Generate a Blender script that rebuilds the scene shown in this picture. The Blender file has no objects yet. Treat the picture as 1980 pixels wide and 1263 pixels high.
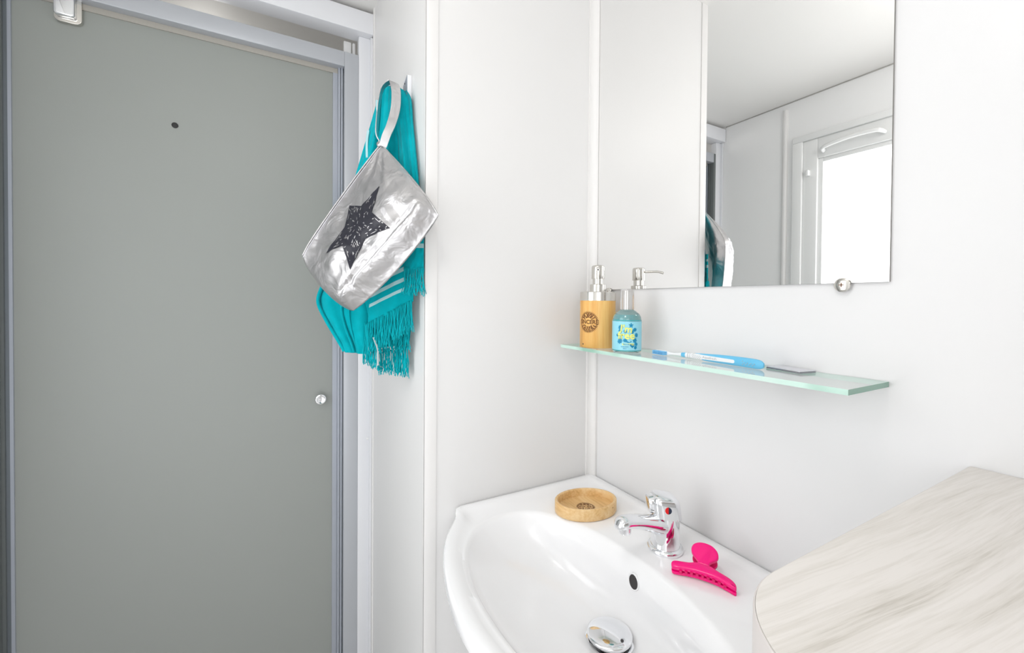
import bpy, bmesh, math, random
from math import sin, cos, pi, radians, sqrt, atan2, exp
from mathutils import Vector, Matrix, noise
V = Vector
random.seed(7)
SC = bpy.context.scene
COL = SC.collection

# ------------------------------------------------------------------ camera
cd = bpy.data.cameras.new('camera'); cam = bpy.data.objects.new('camera', cd); COL.objects.link(cam)
SC.camera = cam
YAW, PIT, ROL = radians(60.7585), radians(-0.7406), radians(0.4357)
CF = V((-sin(YAW)*cos(PIT), cos(YAW)*cos(PIT), sin(PIT)))
CR = V((cos(YAW), sin(YAW), 0)); CU = CR.cross(CF)
R2 = CR*cos(ROL)+CU*sin(ROL); U2 = -CR*sin(ROL)+CU*cos(ROL)
m = Matrix((R2, U2, -CF)).transposed().to_4x4(); m.translation = V((0.8681, -0.7305, 1.2945))
cam.matrix_world = m
cd.sensor_width = 36; cd.sensor_fit = 'HORIZONTAL'
cd.lens = 818.336*36/1980; cd.shift_y = -(631.5-592.67)/1980
cd.clip_start = 0.02

# ------------------------------------------------------------------ world, exposure, lights
SC.view_settings.view_transform = 'Standard'; SC.view_settings.look = 'None'
SC.view_settings.gamma = 1; SC.view_settings.use_curve_mapping = False
SC.view_settings.exposure = -0.03
w = bpy.data.worlds.new('world'); SC.world = w; w.use_nodes = True
w.node_tree.nodes['Background'].inputs[0].default_value = (.93, .96, 1, 1)
w.node_tree.nodes['Background'].inputs[1].default_value = 1.0
WINDOW_GLOW = 2.55
LAMP_WATTS = 4.9
SHOWER_FILL_WATTS = 1.5
RIGHT_FILL_WATTS = 8.3
def area(name, loc, rot, sx, sy, watts, col=(1, 1, 1)):
    l = bpy.data.lights.new(name, 'AREA'); l.shape = 'RECTANGLE'; l.size = sx; l.size_y = sy; l.energy = watts; l.color = col
    o = bpy.data.objects.new(name, l); o.location = loc; o.rotation_euler = rot; COL.objects.link(o); return o
def bulb(name, loc, watts, radius, col):
    l = bpy.data.lights.new(name, 'POINT'); l.energy = watts; l.shadow_soft_size = radius; l.color = col
    o = bpy.data.objects.new(name, l); o.location = loc; COL.objects.link(o); return o
bulb('ceiling_lamp_light', (0.66, -0.86, 2.06), LAMP_WATTS, .10, (1, .98, .95))
bulb('shower_fill_light', (-1.0, -0.95, 2.08), SHOWER_FILL_WATTS, .08, (1, .97, .93))  # unseen fill added to brighten the shower interior and its glass
# unseen fill light added at the right wall to even out the room
area('right_fill_light', (1.352, -.98, .92), (0, radians(90), 0), 1.8, .66, RIGHT_FILL_WATTS, (.975, .985, 1))

# ------------------------------------------------------------------ materials
def mat(name, base=(.8, .8, .8), rough=.5, metal=0, spec=.5, coat=0, coat_r=.1, trans=0, ior=1.45, emit=None, es=0, sheen=0):
    m = bpy.data.materials.new(name); m.use_nodes = True
    b = m.node_tree.nodes['Principled BSDF']; I = b.inputs
    I['Base Color'].default_value = (*base, 1); I['Roughness'].default_value = rough; I['Metallic'].default_value = metal
    I['Specular IOR Level'].default_value = spec; I['Coat Weight'].default_value = coat; I['Coat Roughness'].default_value = coat_r
    I['Transmission Weight'].default_value = trans; I['IOR'].default_value = ior
    I['Sheen Weight'].default_value = sheen
    if emit: I['Emission Color'].default_value = (*emit, 1); I['Emission Strength'].default_value = es
    return m
class N:
    """tiny node helper"""
    def __init__(s, m): s.m = m; s.t = m.node_tree; s.b = s.t.nodes['Principled BSDF']
    def n(s, typ, **kw):
        o = s.t.nodes.new(typ)
        for k, v in kw.items():
            if k in o.inputs.keys(): o.inputs[k].default_value = v
            else: setattr(o, k, v)
        return o
    def l(s, a, b): s.t.links.new(a, b)
    def ramp(s, fac, pts):
        r = s.n('ShaderNodeValToRGB'); e = r.color_ramp.elements
        while len(e) < len(pts): e.new(.5)
        for q, (p, c) in zip(e, pts): q.position = p; q.color = (*c, 1)
        s.l(fac, r.inputs[0]); return r.outputs[0]
    def coords(s, kind='Object', scale=(1, 1, 1), rot=(0, 0, 0)):
        tc = s.n('ShaderNodeTexCoord'); mp = s.n('ShaderNodeMapping')
        mp.inputs['Scale'].default_value = scale; mp.inputs['Rotation'].default_value = rot
        s.l(tc.outputs[kind], mp.inputs[0]); return mp.outputs[0]
    def noise(s, vec, scale, detail=3, rough=.5, dist=0):
        o = s.n('ShaderNodeTexNoise'); o.inputs['Scale'].default_value = scale; o.inputs['Detail'].default_value = detail
        o.inputs['Roughness'].default_value = rough; o.inputs['Distortion'].default_value = dist
        s.l(vec, o.inputs['Vector']); return o.outputs['Fac']
    def bump(s, h, strength=.2, dist=.001):
        o = s.n('ShaderNodeBump'); o.inputs['Strength'].default_value = strength; o.inputs['Distance'].default_value = dist
        s.l(h, o.inputs['Height']); s.l(o.outputs[0], s.b.inputs['Normal']); return o
def wall_material(name, base, rough=.32):
    m = mat(name, base, rough, spec=.35); q = N(m)
    v = q.coords(); h = q.noise(v, 260, 4)
    q.bump(h, .05, .0006)
    c = q.ramp(q.noise(v, 2.3, 2), [(.3, tuple(x*.985 for x in base)), (.7, base)])
    q.l(c, q.b.inputs['Base Color']); return m
M = {}
M['wall'] = wall_material('white_laminate', (.80, .80, .805))
M['wall_warm'] = wall_material('warm_white_laminate', (.81, .805, .80), .38)
M['wall_bright'] = wall_material('bright_white_laminate', (.93, .93, .93), .3)
M['ceiling'] = wall_material('ceiling_panel', (.83, .82, .80), .5)
M['trim'] = mat('white_plastic_trim', (.835, .825, .815), .4)
M['pvc'] = mat('white_pvc', (.88, .885, .88), .25)
M['seam'] = mat('grey_seam', (.42, .41, .39), .6)
M['floor'] = wall_material('grey_vinyl', (.72, .71, .69), .5)
M['lacquer'] = mat('white_lacquered_aluminium', (.82, .83, .86), .3)
M['silver'] = mat('silver_grey_aluminium', (.50, .52, .555), .32, metal=.2)
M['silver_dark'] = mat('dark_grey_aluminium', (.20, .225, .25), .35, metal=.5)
M['silver_mid'] = mat('mid_grey_aluminium', (.42, .45, .51), .3, metal=.4)
M['chrome'] = mat('chrome', (.86, .87, .89), .05, metal=1)
M['steel'] = mat('brushed_steel', (.66, .64, .60), .17, metal=1)
M['dark'] = mat('dark_rubber', (.03, .03, .03), .6)
M['hole'] = mat('dark_recess', (.05, .045, .045), .8)
M['mirror'] = mat('mirror_silvering', (.97, .97, .965), .0, metal=1)
M['mirror_edge'] = mat('mirror_edge', (.28, .27, .25), .5)
M['ceramic'] = mat('white_ceramic', (.95, .95, .96), .12, coat=.5, coat_r=.04)
M['pink'] = mat('hot_pink_plastic', (1.0, .001, .225), .2, spec=.35, coat=.25, coat_r=.04)
M['pink_dark'] = mat('deep_pink_plastic', (.80, .002, .15), .3)
M['teal_print'] = mat('blue_print', (.0, .24, .44), .4)
M['cyan_print'] = mat('cyan_print', (.10, .50, .68), .4)
M['label'] = mat('pale_blue_label', (.30, .68, .80), .35)
M['yellow_print'] = mat('yellow_print', (.86, .88, .22), .4)
M['burnt'] = mat('burnt_wood_mark', (.17, .065, .02), .7)
M['brush_white'] = mat('white_brush_plastic', (.88, .90, .92), .2, coat=.3)
M['brush_blue'] = mat('sky_blue_rubber', (.15, .53, .80), .35)
M['bristle_blue'] = mat('blue_bristles', (.22, .58, .92), .5)
M['grey_print'] = mat('grey_print', (.45, .47, .50), .5)
M['red'] = mat('red_enamel', (.75, .01, .01), .2)
M['blue_dark'] = mat('dark_blue_enamel', (.02, .03, .06), .2)
M['tin'] = mat('satin_metal', (.72, .72, .76), .3, metal=.6)
M['tin_dark'] = mat('dark_satin_metal', (.34, .35, .38), .25, metal=.8)
M['cap_clear'] = mat('clear_cap', (.93, .93, .94), .04, trans=.75, ior=1.3)
M['liquid'] = mat('turquoise_liquid', (.22, .66, .70), .05, trans=.55, ior=1.33, coat=.6)
M['liquid_edge'] = mat('deep_turquoise_liquid', (.05, .42, .46), .1, coat=.4)
M['tag'] = mat('white_fabric_tag', (.8, .8, .8), .6)
# window daylight: the pane is what gives light
def window_pane_material():
    m = mat('daylit_obscured_glass', (.8, .8, .8), .4); q = N(m)
    v = q.coords(); h = q.noise(v, 90, 3)
    c = q.ramp(h, [(.3, (.95, .97, 1)), (.7, (1, 1, 1))])
    q.l(c, q.b.inputs['Emission Color']); q.b.inputs['Emission Strength'].default_value = WINDOW_GLOW
    return m
M['window'] = window_pane_material()
M['lamp'] = mat('lamp_diffuser', (.9, .9, .9), .4, emit=(1, .98, .95), es=3.0)
# frosted shower glass: diffuse + translucent + soft gloss
def frosted():
    m = bpy.data.materials.new('satin_green_glass'); m.use_nodes = True; t = m.node_tree
    for x in list(t.nodes): t.nodes.remove(x)
    out = t.nodes.new('ShaderNodeOutputMaterial'); mx = t.nodes.new('ShaderNodeMixShader'); mg = t.nodes.new('ShaderNodeMixShader')
    d = t.nodes.new('ShaderNodeBsdfDiffuse'); d.inputs[0].default_value = (.46, .48, .455, 1)
    tr = t.nodes.new('ShaderNodeBsdfTranslucent'); tr.inputs[0].default_value = (.60, .66, .62, 1)
    g = t.nodes.new('ShaderNodeBsdfGlossy'); g.inputs['Roughness'].default_value = .42; g.inputs[0].default_value = (.9, .92, .95, 1)
    fr = t.nodes.new('ShaderNodeFresnel'); fr.inputs[0].default_value = 1.45
    mx.inputs[0].default_value = .35
    t.links.new(d.outputs[0], mx.inputs[1]); t.links.new(tr.outputs[0], mx.inputs[2])
    t.links.new(fr.outputs[0], mg.inputs[0]); t.links.new(mx.outputs[0], mg.inputs[1]); t.links.new(g.outputs[0], mg.inputs[2])
    t.links.new(mg.outputs[0], out.inputs[0]); return m
M['frosted'] = frosted()
def clear_shelf_glass():
    m = bpy.data.materials.new('clear_shelf_glass'); m.use_nodes = True; t = m.node_tree
    for x in list(t.nodes): t.nodes.remove(x)
    out = t.nodes.new('ShaderNodeOutputMaterial'); mg = t.nodes.new('ShaderNodeMixShader')
    tr = t.nodes.new('ShaderNodeBsdfTransparent'); tr.inputs[0].default_value = (.965, .985, .975, 1)
    g = t.nodes.new('ShaderNodeBsdfGlossy'); g.inputs['Roughness'].default_value = .01; g.inputs[0].default_value = (.97, 1, .99, 1)
    fr = t.nodes.new('ShaderNodeFresnel'); fr.inputs[0].default_value = 1.5
    t.links.new(fr.outputs[0], mg.inputs[0]); t.links.new(tr.outputs[0], mg.inputs[1]); t.links.new(g.outputs[0], mg.inputs[2])
    t.links.new(mg.outputs[0], out.inputs[0]); return m
M['shelf_glass'] = clear_shelf_glass()
def under():
    m = bpy.data.materials.new('clear_glass_underside'); m.use_nodes = True; t = m.node_tree
    for x in list(t.nodes): t.nodes.remove(x)
    out = t.nodes.new('ShaderNodeOutputMaterial'); tr = t.nodes.new('ShaderNodeBsdfTransparent'); tr.inputs[0].default_value = (.97, .99, .98, 1)
    t.links.new(tr.outputs[0], out.inputs[0]); return m
M['shelf_under'] = under()
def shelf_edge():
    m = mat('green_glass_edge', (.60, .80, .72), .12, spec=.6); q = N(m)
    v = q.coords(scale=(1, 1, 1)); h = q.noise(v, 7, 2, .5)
    c = q.ramp(h, [(.36, (.30, .52, .42)), (.46, (.56, .78, .69)), (.7, (.66, .84, .77))])  # darker green patches painted in for objects refracted in the edge
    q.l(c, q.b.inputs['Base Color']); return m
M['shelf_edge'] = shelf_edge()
def bamboo(name, kind='Object', sc=(1, 1, 1), tint=1.0, seg=28):
    m = mat(name, (.75, .46, .16), .42, coat=.15, coat_r=.3); q = N(m)
    v = q.coords(kind, scale=sc)
    a = q.noise(v, seg, 1.5, .4); b = q.noise(q.coords(kind, scale=tuple(x*6 for x in sc)), seg, 3, .7)
    mx = q.n('ShaderNodeMix', data_type='FLOAT'); mx.inputs[0].default_value = .4
    q.l(a, mx.inputs[2]); q.l(b, mx.inputs[3])
    c = q.ramp(mx.outputs[0], [(.30, (.44*tint, .200*tint, .045)), (.48, (.70*tint, .375*tint, .110)), (.66, (.80*tint, .53*tint, .22))])
    q.l(c, q.b.inputs['Base Color']); q.bump(b, .08, .0004); return m
M['bamboo'] = bamboo('bamboo_upright', sc=(1, 1, .05), tint=1.12)
M['bamboo_light'] = bamboo('bamboo_light', sc=(.12, 1, 1), tint=1.22)
def bamboo_pale():
    m = mat('pale_bamboo', (.8, .6, .35), .4, coat=.15, coat_r=.3); q = N(m)
    v = q.coords(scale=(.12, 1, 1)); a = q.noise(v, 60, 2, .5); b = q.noise(q.coords(scale=(.5, 6, 6)), 40, 3, .7)
    mx = q.n('ShaderNodeMix', data_type='FLOAT'); mx.inputs[0].default_value = .4
    q.l(a, mx.inputs[2]); q.l(b, mx.inputs[3])
    c = q.ramp(mx.outputs[0], [(.32, (.60, .34, .12)), (.48, (.78, .50, .22)), (.66, (.86, .62, .33))])
    q.l(c, q.b.inputs['Base Color']); q.bump(b, .08, .0004); return m
M['bamboo_pale'] = bamboo_pale()
def pale_oak():
    m = mat('pale_ash_laminate', (.8, .77, .72), .45, spec=.35); q = N(m)
    v0 = q.coords(scale=(1, 1, 1), rot=(0, 0, radians(6)))
    d = q.noise(v0, 3.2, 2, .5)
    mp = q.n('ShaderNodeMapping'); mp.inputs['Scale'].default_value = (1, .035, 1)
    add = q.n('ShaderNodeVectorMath', operation='MULTIPLY_ADD')
    comb = q.n('ShaderNodeCombineXYZ'); q.l(d, comb.inputs[0]); 
    q.l(comb.outputs[0], add.inputs[0]); add.inputs[1].default_value = (.03, 0, 0); q.l(v0, add.inputs[2])
    q.l(add.outputs[0], mp.inputs[0])
    g1 = q.noise(mp.outputs[0], 70, 4, .62); g2 = q.noise(mp.outputs[0], 420, 3, .7)
    mx = q.n('ShaderNodeMix', data_type='FLOAT'); mx.inputs[0].default_value = .38
    q.l(g1, mx.inputs[2]); q.l(g2, mx.inputs[3])
    c = q.ramp(mx.outputs[0], [(.32, (.56, .525, .47)), (.43, (.715, .68, .635)), (.56, (.795, .76, .725))])
    vk = q.coords(); vo = q.n('ShaderNodeTexVoronoi'); vo.inputs['Scale'].default_value = 7; q.l(vk, vo.inputs['Vector'])
    kr = q.ramp(vo.outputs['Distance'], [(.0, (.62, .58, .50)), (.045, (1, 1, 1))])
    mm = q.n('ShaderNodeMix', data_type='RGBA', blend_type='MULTIPLY'); mm.inputs[0].default_value = .6
    q.l(c, mm.inputs[6]); q.l(kr, mm.inputs[7])
    q.l(mm.outputs[2], q.b.inputs['Base Color']); q.bump(g2, .12, .0003); return m
M['oak'] = pale_oak()
M['oak_edge'] = mat('pale_edge_banding', (.70, .655, .635), .45)
M['edge_line'] = mat('brown_glue_line', (.55, .44, .33), .6)
def cloth(name, base, stripes=None):
    m = mat(name, base, .9, spec=.06, sheen=.06); q = N(m)
    uv = q.coords('UV'); wv = q.n('ShaderNodeTexWave'); wv.inputs['Scale'].default_value = 60; wv.inputs['Distortion'].default_value = 1
    nz = q.noise(q.coords(), 700, 2)
    q.bump(nz, .5, .0008)
    c = q.ramp(q.noise(q.coords(), 60, 3), [(.3, tuple(x*.86 for x in base)), (.7, base)])
    if stripes:
        sp = q.n('ShaderNodeSeparateXYZ'); q.l(uv, sp.inputs[0])
        r = q.n('ShaderNodeValToRGB'); r.color_ramp.interpolation = 'CONSTANT'; e = r.color_ramp.elements
        pts = [(0, 0)]
        for a, b in stripes: pts += [(a, 1), (b, 0)]
        while len(e) < len(pts): e.new(.99)
        for k, (p, f) in enumerate(pts): e[k].position = p; e[k].color = (f, f, f, 1)
        q.l(sp.outputs[1], r.inputs[0])
        mm = q.n('ShaderNodeMix', data_type='RGBA'); q.l(r.outputs[0], mm.inputs[0]); q.l(c, mm.inputs[6]); mm.inputs[7].default_value = (.42, .66, .68, 1)
        c = mm.outputs[2]
    q.l(c, q.b.inputs['Base Color']); return m
TEAL = (.001, .41, .475)
M['towel'] = cloth('teal_cotton', TEAL)
M['towel_hem'] = cloth('teal_cotton_striped_hem', TEAL, [(.42, .47), (.55, .60), (.68, .73)])
M['towel_side'] = cloth('teal_cotton_striped_side', TEAL, [(.22, .29), (.40, .50)])
M['fringe'] = mat('teal_yarn', (.001, .43, .49), .9, spec=.08, sheen=.06)
M['pale_stripe'] = mat('pale_blue_stripe', (.42, .66, .70), .8)
def leather():
    m = mat('silver_foil_leather', (.60, .592, .60), .30, metal=.95); q = N(m)
    v = q.coords(); a = q.noise(v, 21, 3, .5, .6); b = q.noise(v, 500, 2)
    b1 = q.n('ShaderNodeBump'); b1.inputs['Strength'].default_value = .5; b1.inputs['Distance'].default_value = .012; q.l(a, b1.inputs['Height'])
    b2 = q.n('ShaderNodeBump'); b2.inputs['Strength'].default_value = .12; b2.inputs['Distance'].default_value = .0005; q.l(b, b2.inputs['Height'])
    q.l(b1.outputs[0], b2.inputs['Normal']); q.l(b2.outputs[0], q.b.inputs['Normal'])
    r = q.ramp(q.noise(v, 14, 3), [(.3, (.28,)*3), (.7, (.42,)*3)]); q.l(r, q.b.inputs['Roughness']); return m
M['leather'] = leather()
M['star'] = mat('black_ink', (.018, .018, .028), .3)

# ------------------------------------------------------------------ object helpers
ORG = {}
def link(name, me, parent=None, org=None):
    o = bpy.data.objects.new(name, me); COL.objects.link(o)
    if parent is not None:
        o.parent = parent; base = ORG[parent.name]; o.location = V((0, 0, 0)) if org is None else V(org)-base
        ORG[o.name] = base if org is None else V(org)
    else:
        o.location = V(org or (0, 0, 0)); ORG[o.name] = V(org or (0, 0, 0))
    return o
def tag(o, label=None, cat=None, group=None, kind=None):
    for k, v in (('label', label), ('category', cat), ('group', group), ('kind', kind)):
        if v: o[k] = v
    return o
def empty(name, loc, label, cat, group=None):
    o = link(name, None, None, loc); o.empty_display_size = .03; return tag(o, label, cat, group)
def obj(name, bm, m, parent=None, smooth=False, org=None, bevel=0, auto=None):
    """bm holds WORLD coordinates; stored relative to the parent's origin"""
    me = bpy.data.meshes.new(name)
    bmesh.ops.recalc_face_normals(bm, faces=bm.faces)
    base = V(org) if org is not None else (ORG[parent.name] if parent is not None else V((0, 0, 0)))
    for v in bm.verts: v.co -= base
    bm.to_mesh(me); bm.free()
    for x in (m if isinstance(m, (list, tuple)) else [m]): me.materials.append(x)
    if smooth:
        for p in me.polygons: p.use_smooth = True
        if auto is not None: me.set_sharp_from_angle(angle=radians(auto))
    o = link(name, me, parent, org)
    if bevel:
        md = o.modifiers.new('bevel', 'BEVEL'); md.width = bevel; md.segments = 3; md.limit_method = 'ANGLE'
        for p in me.polygons: p.use_smooth = True
        me.set_sharp_from_angle(angle=radians(60)) if False else None
        md.harden_normals = False
    return o
def BM(): return bmesh.new()
def box(bm, a, b):
    x0, y0, z0 = [min(a[i], b[i]) for i in range(3)]; x1, y1, z1 = [max(a[i], b[i]) for i in range(3)]
    v = [bm.verts.new(q) for q in [(x0, y0, z0), (x1, y0, z0), (x1, y1, z0), (x0, y1, z0), (x0, y0, z1), (x1, y0, z1), (x1, y1, z1), (x0, y1, z1)]]
    for f in [(0, 3, 2, 1), (4, 5, 6, 7), (0, 1, 5, 4), (1, 2, 6, 5), (2, 3, 7, 6), (3, 0, 4, 7)]: bm.faces.new([v[i] for i in f])
    return bm
def rings(bm, R, cap0=True, cap1=True, closed=True):
    vs = [[bm.verts.new(p) for p in r] for r in R]
    n = len(R[0])
    for a, b in zip(vs, vs[1:]):
        for i in range(n if closed else n-1):
            j = (i+1) % n; bm.faces.new((a[i], a[j], b[j], b[i]))
    if cap0: bm.faces.new(vs[0][::-1])
    if cap1: bm.faces.new(vs[-1])
    return vs
def basis(ax):
    ax = V(ax).normalized(); u = ax.cross(V((0, 0, 1)))
    if u.length < 1e-4: u = V((1, 0, 0))
    u.normalize(); return ax, u, ax.cross(u).normalized()
def lathe(bm, org, prof, ax=(0, 0, 1), n=48, sx=1, sy=1, cap0=True, cap1=True):
    """prof: (radius, height along ax)"""
    ax, u, w = basis(ax); o = V(org)
    if abs(ax.z) > .99: u, w = V((1, 0, 0)), V((0, 1, 0))
    rings(bm, [[o+ax*h+u*(r*sx*cos(2*pi*k/n))+w*(r*sy*sin(2*pi*k/n)) for k in range(n)] for r, h in prof], cap0, cap1)
    return bm
def crom(P, t):
    n = len(P)-1; t = max(0, min(n-1e-9, t*n)); i = int(t); f = t-i
    g = lambda k: P[max(0, min(n, k))]
    a, b, c, d = g(i-1), g(i), g(i+1), g(i+2)
    return 0.5*((2*b)+(c-a)*f+(2*a-5*b+4*c-d)*f*f+(3*b-a-3*c+d)*f**3)
def tube(bm, P, r, n=8, steps=None, flat=None):
    P = [V(p) for p in P]; steps = steps or len(P)*6
    R = []; prev = None
    for k in range(steps+1):
        t = k/steps; c = crom(P, t); d = (crom(P, min(1, t+.01))-crom(P, max(0, t-.01)))
        if d.length < 1e-9: d = V((0, 0, 1))
        d.normalize()
        if prev is None: prev = d.cross(V((.31, .2, .93))).normalized()
        u = (prev-d*prev.dot(d)).normalized(); prev = u; w = d.cross(u)
        rr = r(t) if callable(r) else r
        R.append([c+u*(rr*cos(2*pi*j/n))+w*(rr*(flat or 1)*sin(2*pi*j/n)) for j in range(n)])
    rings(bm, R); return bm
def prism(bm, pts, z0, z1, f=None):
    """extrude a closed outline; f maps (x,y,z) to world"""
    f = f or (lambda x, y, z: V((x, y, z)))
    a = [bm.verts.new(f(x, y, z0)) for x, y in pts]; b = [bm.verts.new(f(x, y, z1)) for x, y in pts]; n = len(pts)
    for i in range(n):
        j = (i+1) % n; bm.faces.new((a[i], a[j], b[j], b[i]))
    bm.faces.new(a[::-1]); bm.faces.new(b); return bm

# ------------------------------------------------------------------ structure
H = 2.22; XL = 0.0; YP = -.455; XS = -.541; YF = -1.354; XR = 1.36
def structure(name, bm, m, parent=None, **k): o = obj(name, bm, m, parent, **k); o['kind'] = 'structure'; return o
structure('wall_back', box(BM(), (-.02, 0, 0), (XR+.1, .1, H)), M['wall'])
structure('wall_left', box(BM(), (-1.5, YP, 0), (0, .1, H)), M['wall_warm'])
structure('wall_right', box(BM(), (XR, YF-.1, 0), (XR+.1, .1, H)), M['wall'])
structure('floor', box(BM(), (-1.6, YF-.2, -.05), (XR+.1, .2, 0)), M['floor'])
structure('ceiling', box(BM(), (-1.6, YF-.2, H), (XR+.1, .2, H+.05)), M['ceiling'])
structure('wall_shower', box(BM(), (-1.5, YF-.1, 0), (-1.4, YP, H)), M['wall_warm'])
# front wall (behind the room, seen in the mirror) with the window opening
WX0, WX1, WZ0, WZ1 = -.175, .60, .55, 2.03
bm = BM()
box(bm, (-1.4, YF-.1, 0), (WX0, YF, H)); box(bm, (WX1, YF-.1, 0), (XR, YF, H))
box(bm, (WX0, YF-.1, 0), (WX1, YF, WZ0)); box(bm, (WX0, YF-.1, WZ1), (WX1, YF, H))
structure('wall_front', bm, M['wall_bright'])
# ceiling bead lines
bm = BM(); box(bm, (XS, YF, H-.004), (XR, YF+.004, H)); structure('trim_1', bm, M['seam'])
# corner quarter trim between left and back wall
bm = BM(); R0 = .0215
pts = [(0, 0), (R0, 0)]+[(R0-(R0-.006)*sin(a*pi/20), -.006-(R0-.006)*(1-cos(a*pi/20))) for a in range(11)]+[(0, -R0)]
prism(bm, pts, 0, H); structure('trim_2', bm, M['trim'])
# outer corner profile at the end of the left wall
bm = BM(); box(bm, (-.012, YP-.0008, 0), (.0022, YP+.0005, H)); box(bm, (-.0005, YP-.0008, 0), (.0022, YP+.0265, H))
structure('trim_3', bm, M['trim'], bevel=.001)
# seam strip on the front wall
bm = BM(); prism(bm, [(-.254, YF), (-.253, YF+.006), (-.245, YF+.010), (-.238, YF+.010), (-.231, YF+.006), (-.230, YF)], 0, H-.03)
structure('trim_4', bm, M['trim'])
bm = BM(); box(bm, (-.541, YP-.003, 0), (-.528, YP+.001, H)); structure('trim_5', bm, M['trim'])
# window
win = link('window_1', None, None, ((WX0+WX1)/2, YF, WZ0)); win['kind'] = 'structure'
bm = BM(); T = .06   # casing
for a, b in (((WX0-.03, WZ0-.03), (WX0+.012, WZ1-.012)), ((WX1-.012, WZ0-.03), (WX1+.03, WZ1-.012)), ((WX0-.03, WZ1-.012), (WX1+.03, WZ1+.015)), ((WX0+.012, WZ0-.03), (WX1-.012, WZ0+.012))):
    box(bm, (a[0], YF-.02, a[1]), (b[0], YF+.014, b[1]))
obj('window_casing', bm, M['pvc'], win, bevel=.003)
bm = BM(); a0, a1, c0, c1 = WX0+.012, WX1-.012, WZ0+.012, WZ1-.012
S = .058
for a, b in (((a0, c0), (a0+S, c1)), ((a1-S, c0), (a1, c1)), ((a0+S, c1-S-.03), (a1-S, c1)), ((a0+S, c0), (a1-S, c0+S))):
    box(bm, (a[0], YF-.035, a[1]), (b[0], YF+.004, b[1]))
fr = obj('window_frame', bm, M['pvc'], win, bevel=.003)
bm = BM(); d0, d1, e0, e1 = a0+S, a1-S, c0+S, c1-S-.03
for a, b in (((d0-.001, e0), (d0+.018, e1)), ((d1-.018, e0), (d1+.001, e1)), ((d0+.018, e1-.018), (d1-.018, e1+.001)), ((d0+.018, e0-.001), (d1-.018, e0+.018))):
    box(bm, (a[0], YF-.03, a[1]), (b[0], YF-.006, b[1]))
obj('glazing_bead', bm, M['pvc'], win, bevel=.002)
bm = BM(); box(bm, (d0+.017, YF-.024, e0+.017), (d1-.017, YF-.018, e1-.017)); obj('pane', bm, M['window'], win)
bm = BM(); tube(bm, [(-.08, YF+.006, 1.955), (-.072, YF+.03, 1.962), (-.02, YF+.036, 1.970), (.05, YF+.036, 1.975), (.11, YF+.036, 1.972), (.125, YF+.03, 1.968), (.13, YF+.006, 1.966)], .0075, 10, flat=1.3)
obj('handle', bm, M['pvc'], win, smooth=True)
bm = BM(); box(bm, (WX0+.03, YF, 1.86), (WX0+.042, YF+.022, 1.885)); obj('hook', bm, M['pvc'], win, bevel=.002)

# ------------------------------------------------------------------ shower enclosure
sh = empty('shower_enclosure', (-.58, -.9, 0), 'frosted grey-green glass shower enclosure with silver frame at the left', 'shower')
Y0 = YF+.003
bm = BM(); box(bm, (-.605, Y0, 2.141), (XS, YP-.0015, 2.207)); obj('header_rail', bm, M['lacquer'], sh, bevel=.002)
for a, b in ((YP-.041, YP-.003), (Y0, Y0+.038)):
    bm = BM(); box(bm, (-.60, a, .0), (-.569, b, 2.141))
    pst = obj('wall_post', bm, M['lacquer'], sh, bevel=.002)
    bm = BM(); yy = (b-.004) if a > -1 else (a-.002); box(bm, (-.571, yy, .0), (-.556, yy+.0066, 2.139)); obj('lip', bm, M['lacquer'], pst)
    if a > -1:
        bm = BM(); lathe(bm, (-.569, b-.008, .84), [(.004, 0), (.004, .002), (.002, .0035)], (1, 0, 0), 16); obj('screw_cap', bm, M['pvc'], pst, smooth=True, auto=40)
YR, YL = YP-.041, Y0+.040
# door frame: stiles and rails
for a, b, mm in ((YR-.043, YR, 'silver'), (YL, YL+.0135, 'left_shade_grey')):  # left stile coloured dark to stand in for shade on its side
    bm = BM(); box(bm, (-.605, a, .04), (-.570, b, 2.080)); obj('frame_stile', bm, M[mm] if mm in M else mat('left_side_shade_grey_frame', (.15, .165, .165), .35), sh, bevel=.0015)
bm = BM(); box(bm, (-.605, YL+.0135, 2.033), (-.570, YR-.043, 2.080)); obj('top_rail', bm, M['silver'], sh, bevel=.0015)
bm = BM(); box(bm, (-.605, YL+.0135, .04), (-.570, YR-.043, .09)); obj('bottom_rail', bm, M['silver'], sh, bevel=.0015)
# inner channels (grooved) beside the glass
M['left_shade_grey'] = mat('left_side_shade_grey', (.15, .165, .165), .35, metal=.1)  # shade of the left frame side put into the colour
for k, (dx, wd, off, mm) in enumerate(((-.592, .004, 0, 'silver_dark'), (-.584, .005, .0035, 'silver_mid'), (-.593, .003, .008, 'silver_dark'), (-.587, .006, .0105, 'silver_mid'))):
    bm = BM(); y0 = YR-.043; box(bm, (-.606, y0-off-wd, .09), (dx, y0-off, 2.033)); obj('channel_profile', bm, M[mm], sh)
for k, (dx, a, b, mm) in enumerate(((-.594, -1.2975, -1.2915, 'left_shade_grey'), (-.600, -1.2915, -1.2845, 'silver_dark'))):  # left channels coloured dark as if in shade
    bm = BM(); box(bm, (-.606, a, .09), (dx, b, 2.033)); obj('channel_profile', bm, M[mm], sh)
bm = BM(); box(bm, (-.62, YL+.03, 2.018), (-.598, YR-.06, 2.034)); obj('upper_channel', bm, mat('beige_channel', (.42, .40, .36), .5), sh)
GY0, GY1 = -1.2790, YR-.064
bm = BM(); box(bm, (-.608, GY0, .095), (-.602, GY1, 2.020)); gl = obj('glass_door', bm, M['frosted'], sh)
bm = BM(); box(bm, (-.609, GY1-.010, .095), (-.597, GY1+.004, 2.018)); obj('seal_strip', bm, M['silver_mid'], gl)
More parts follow.
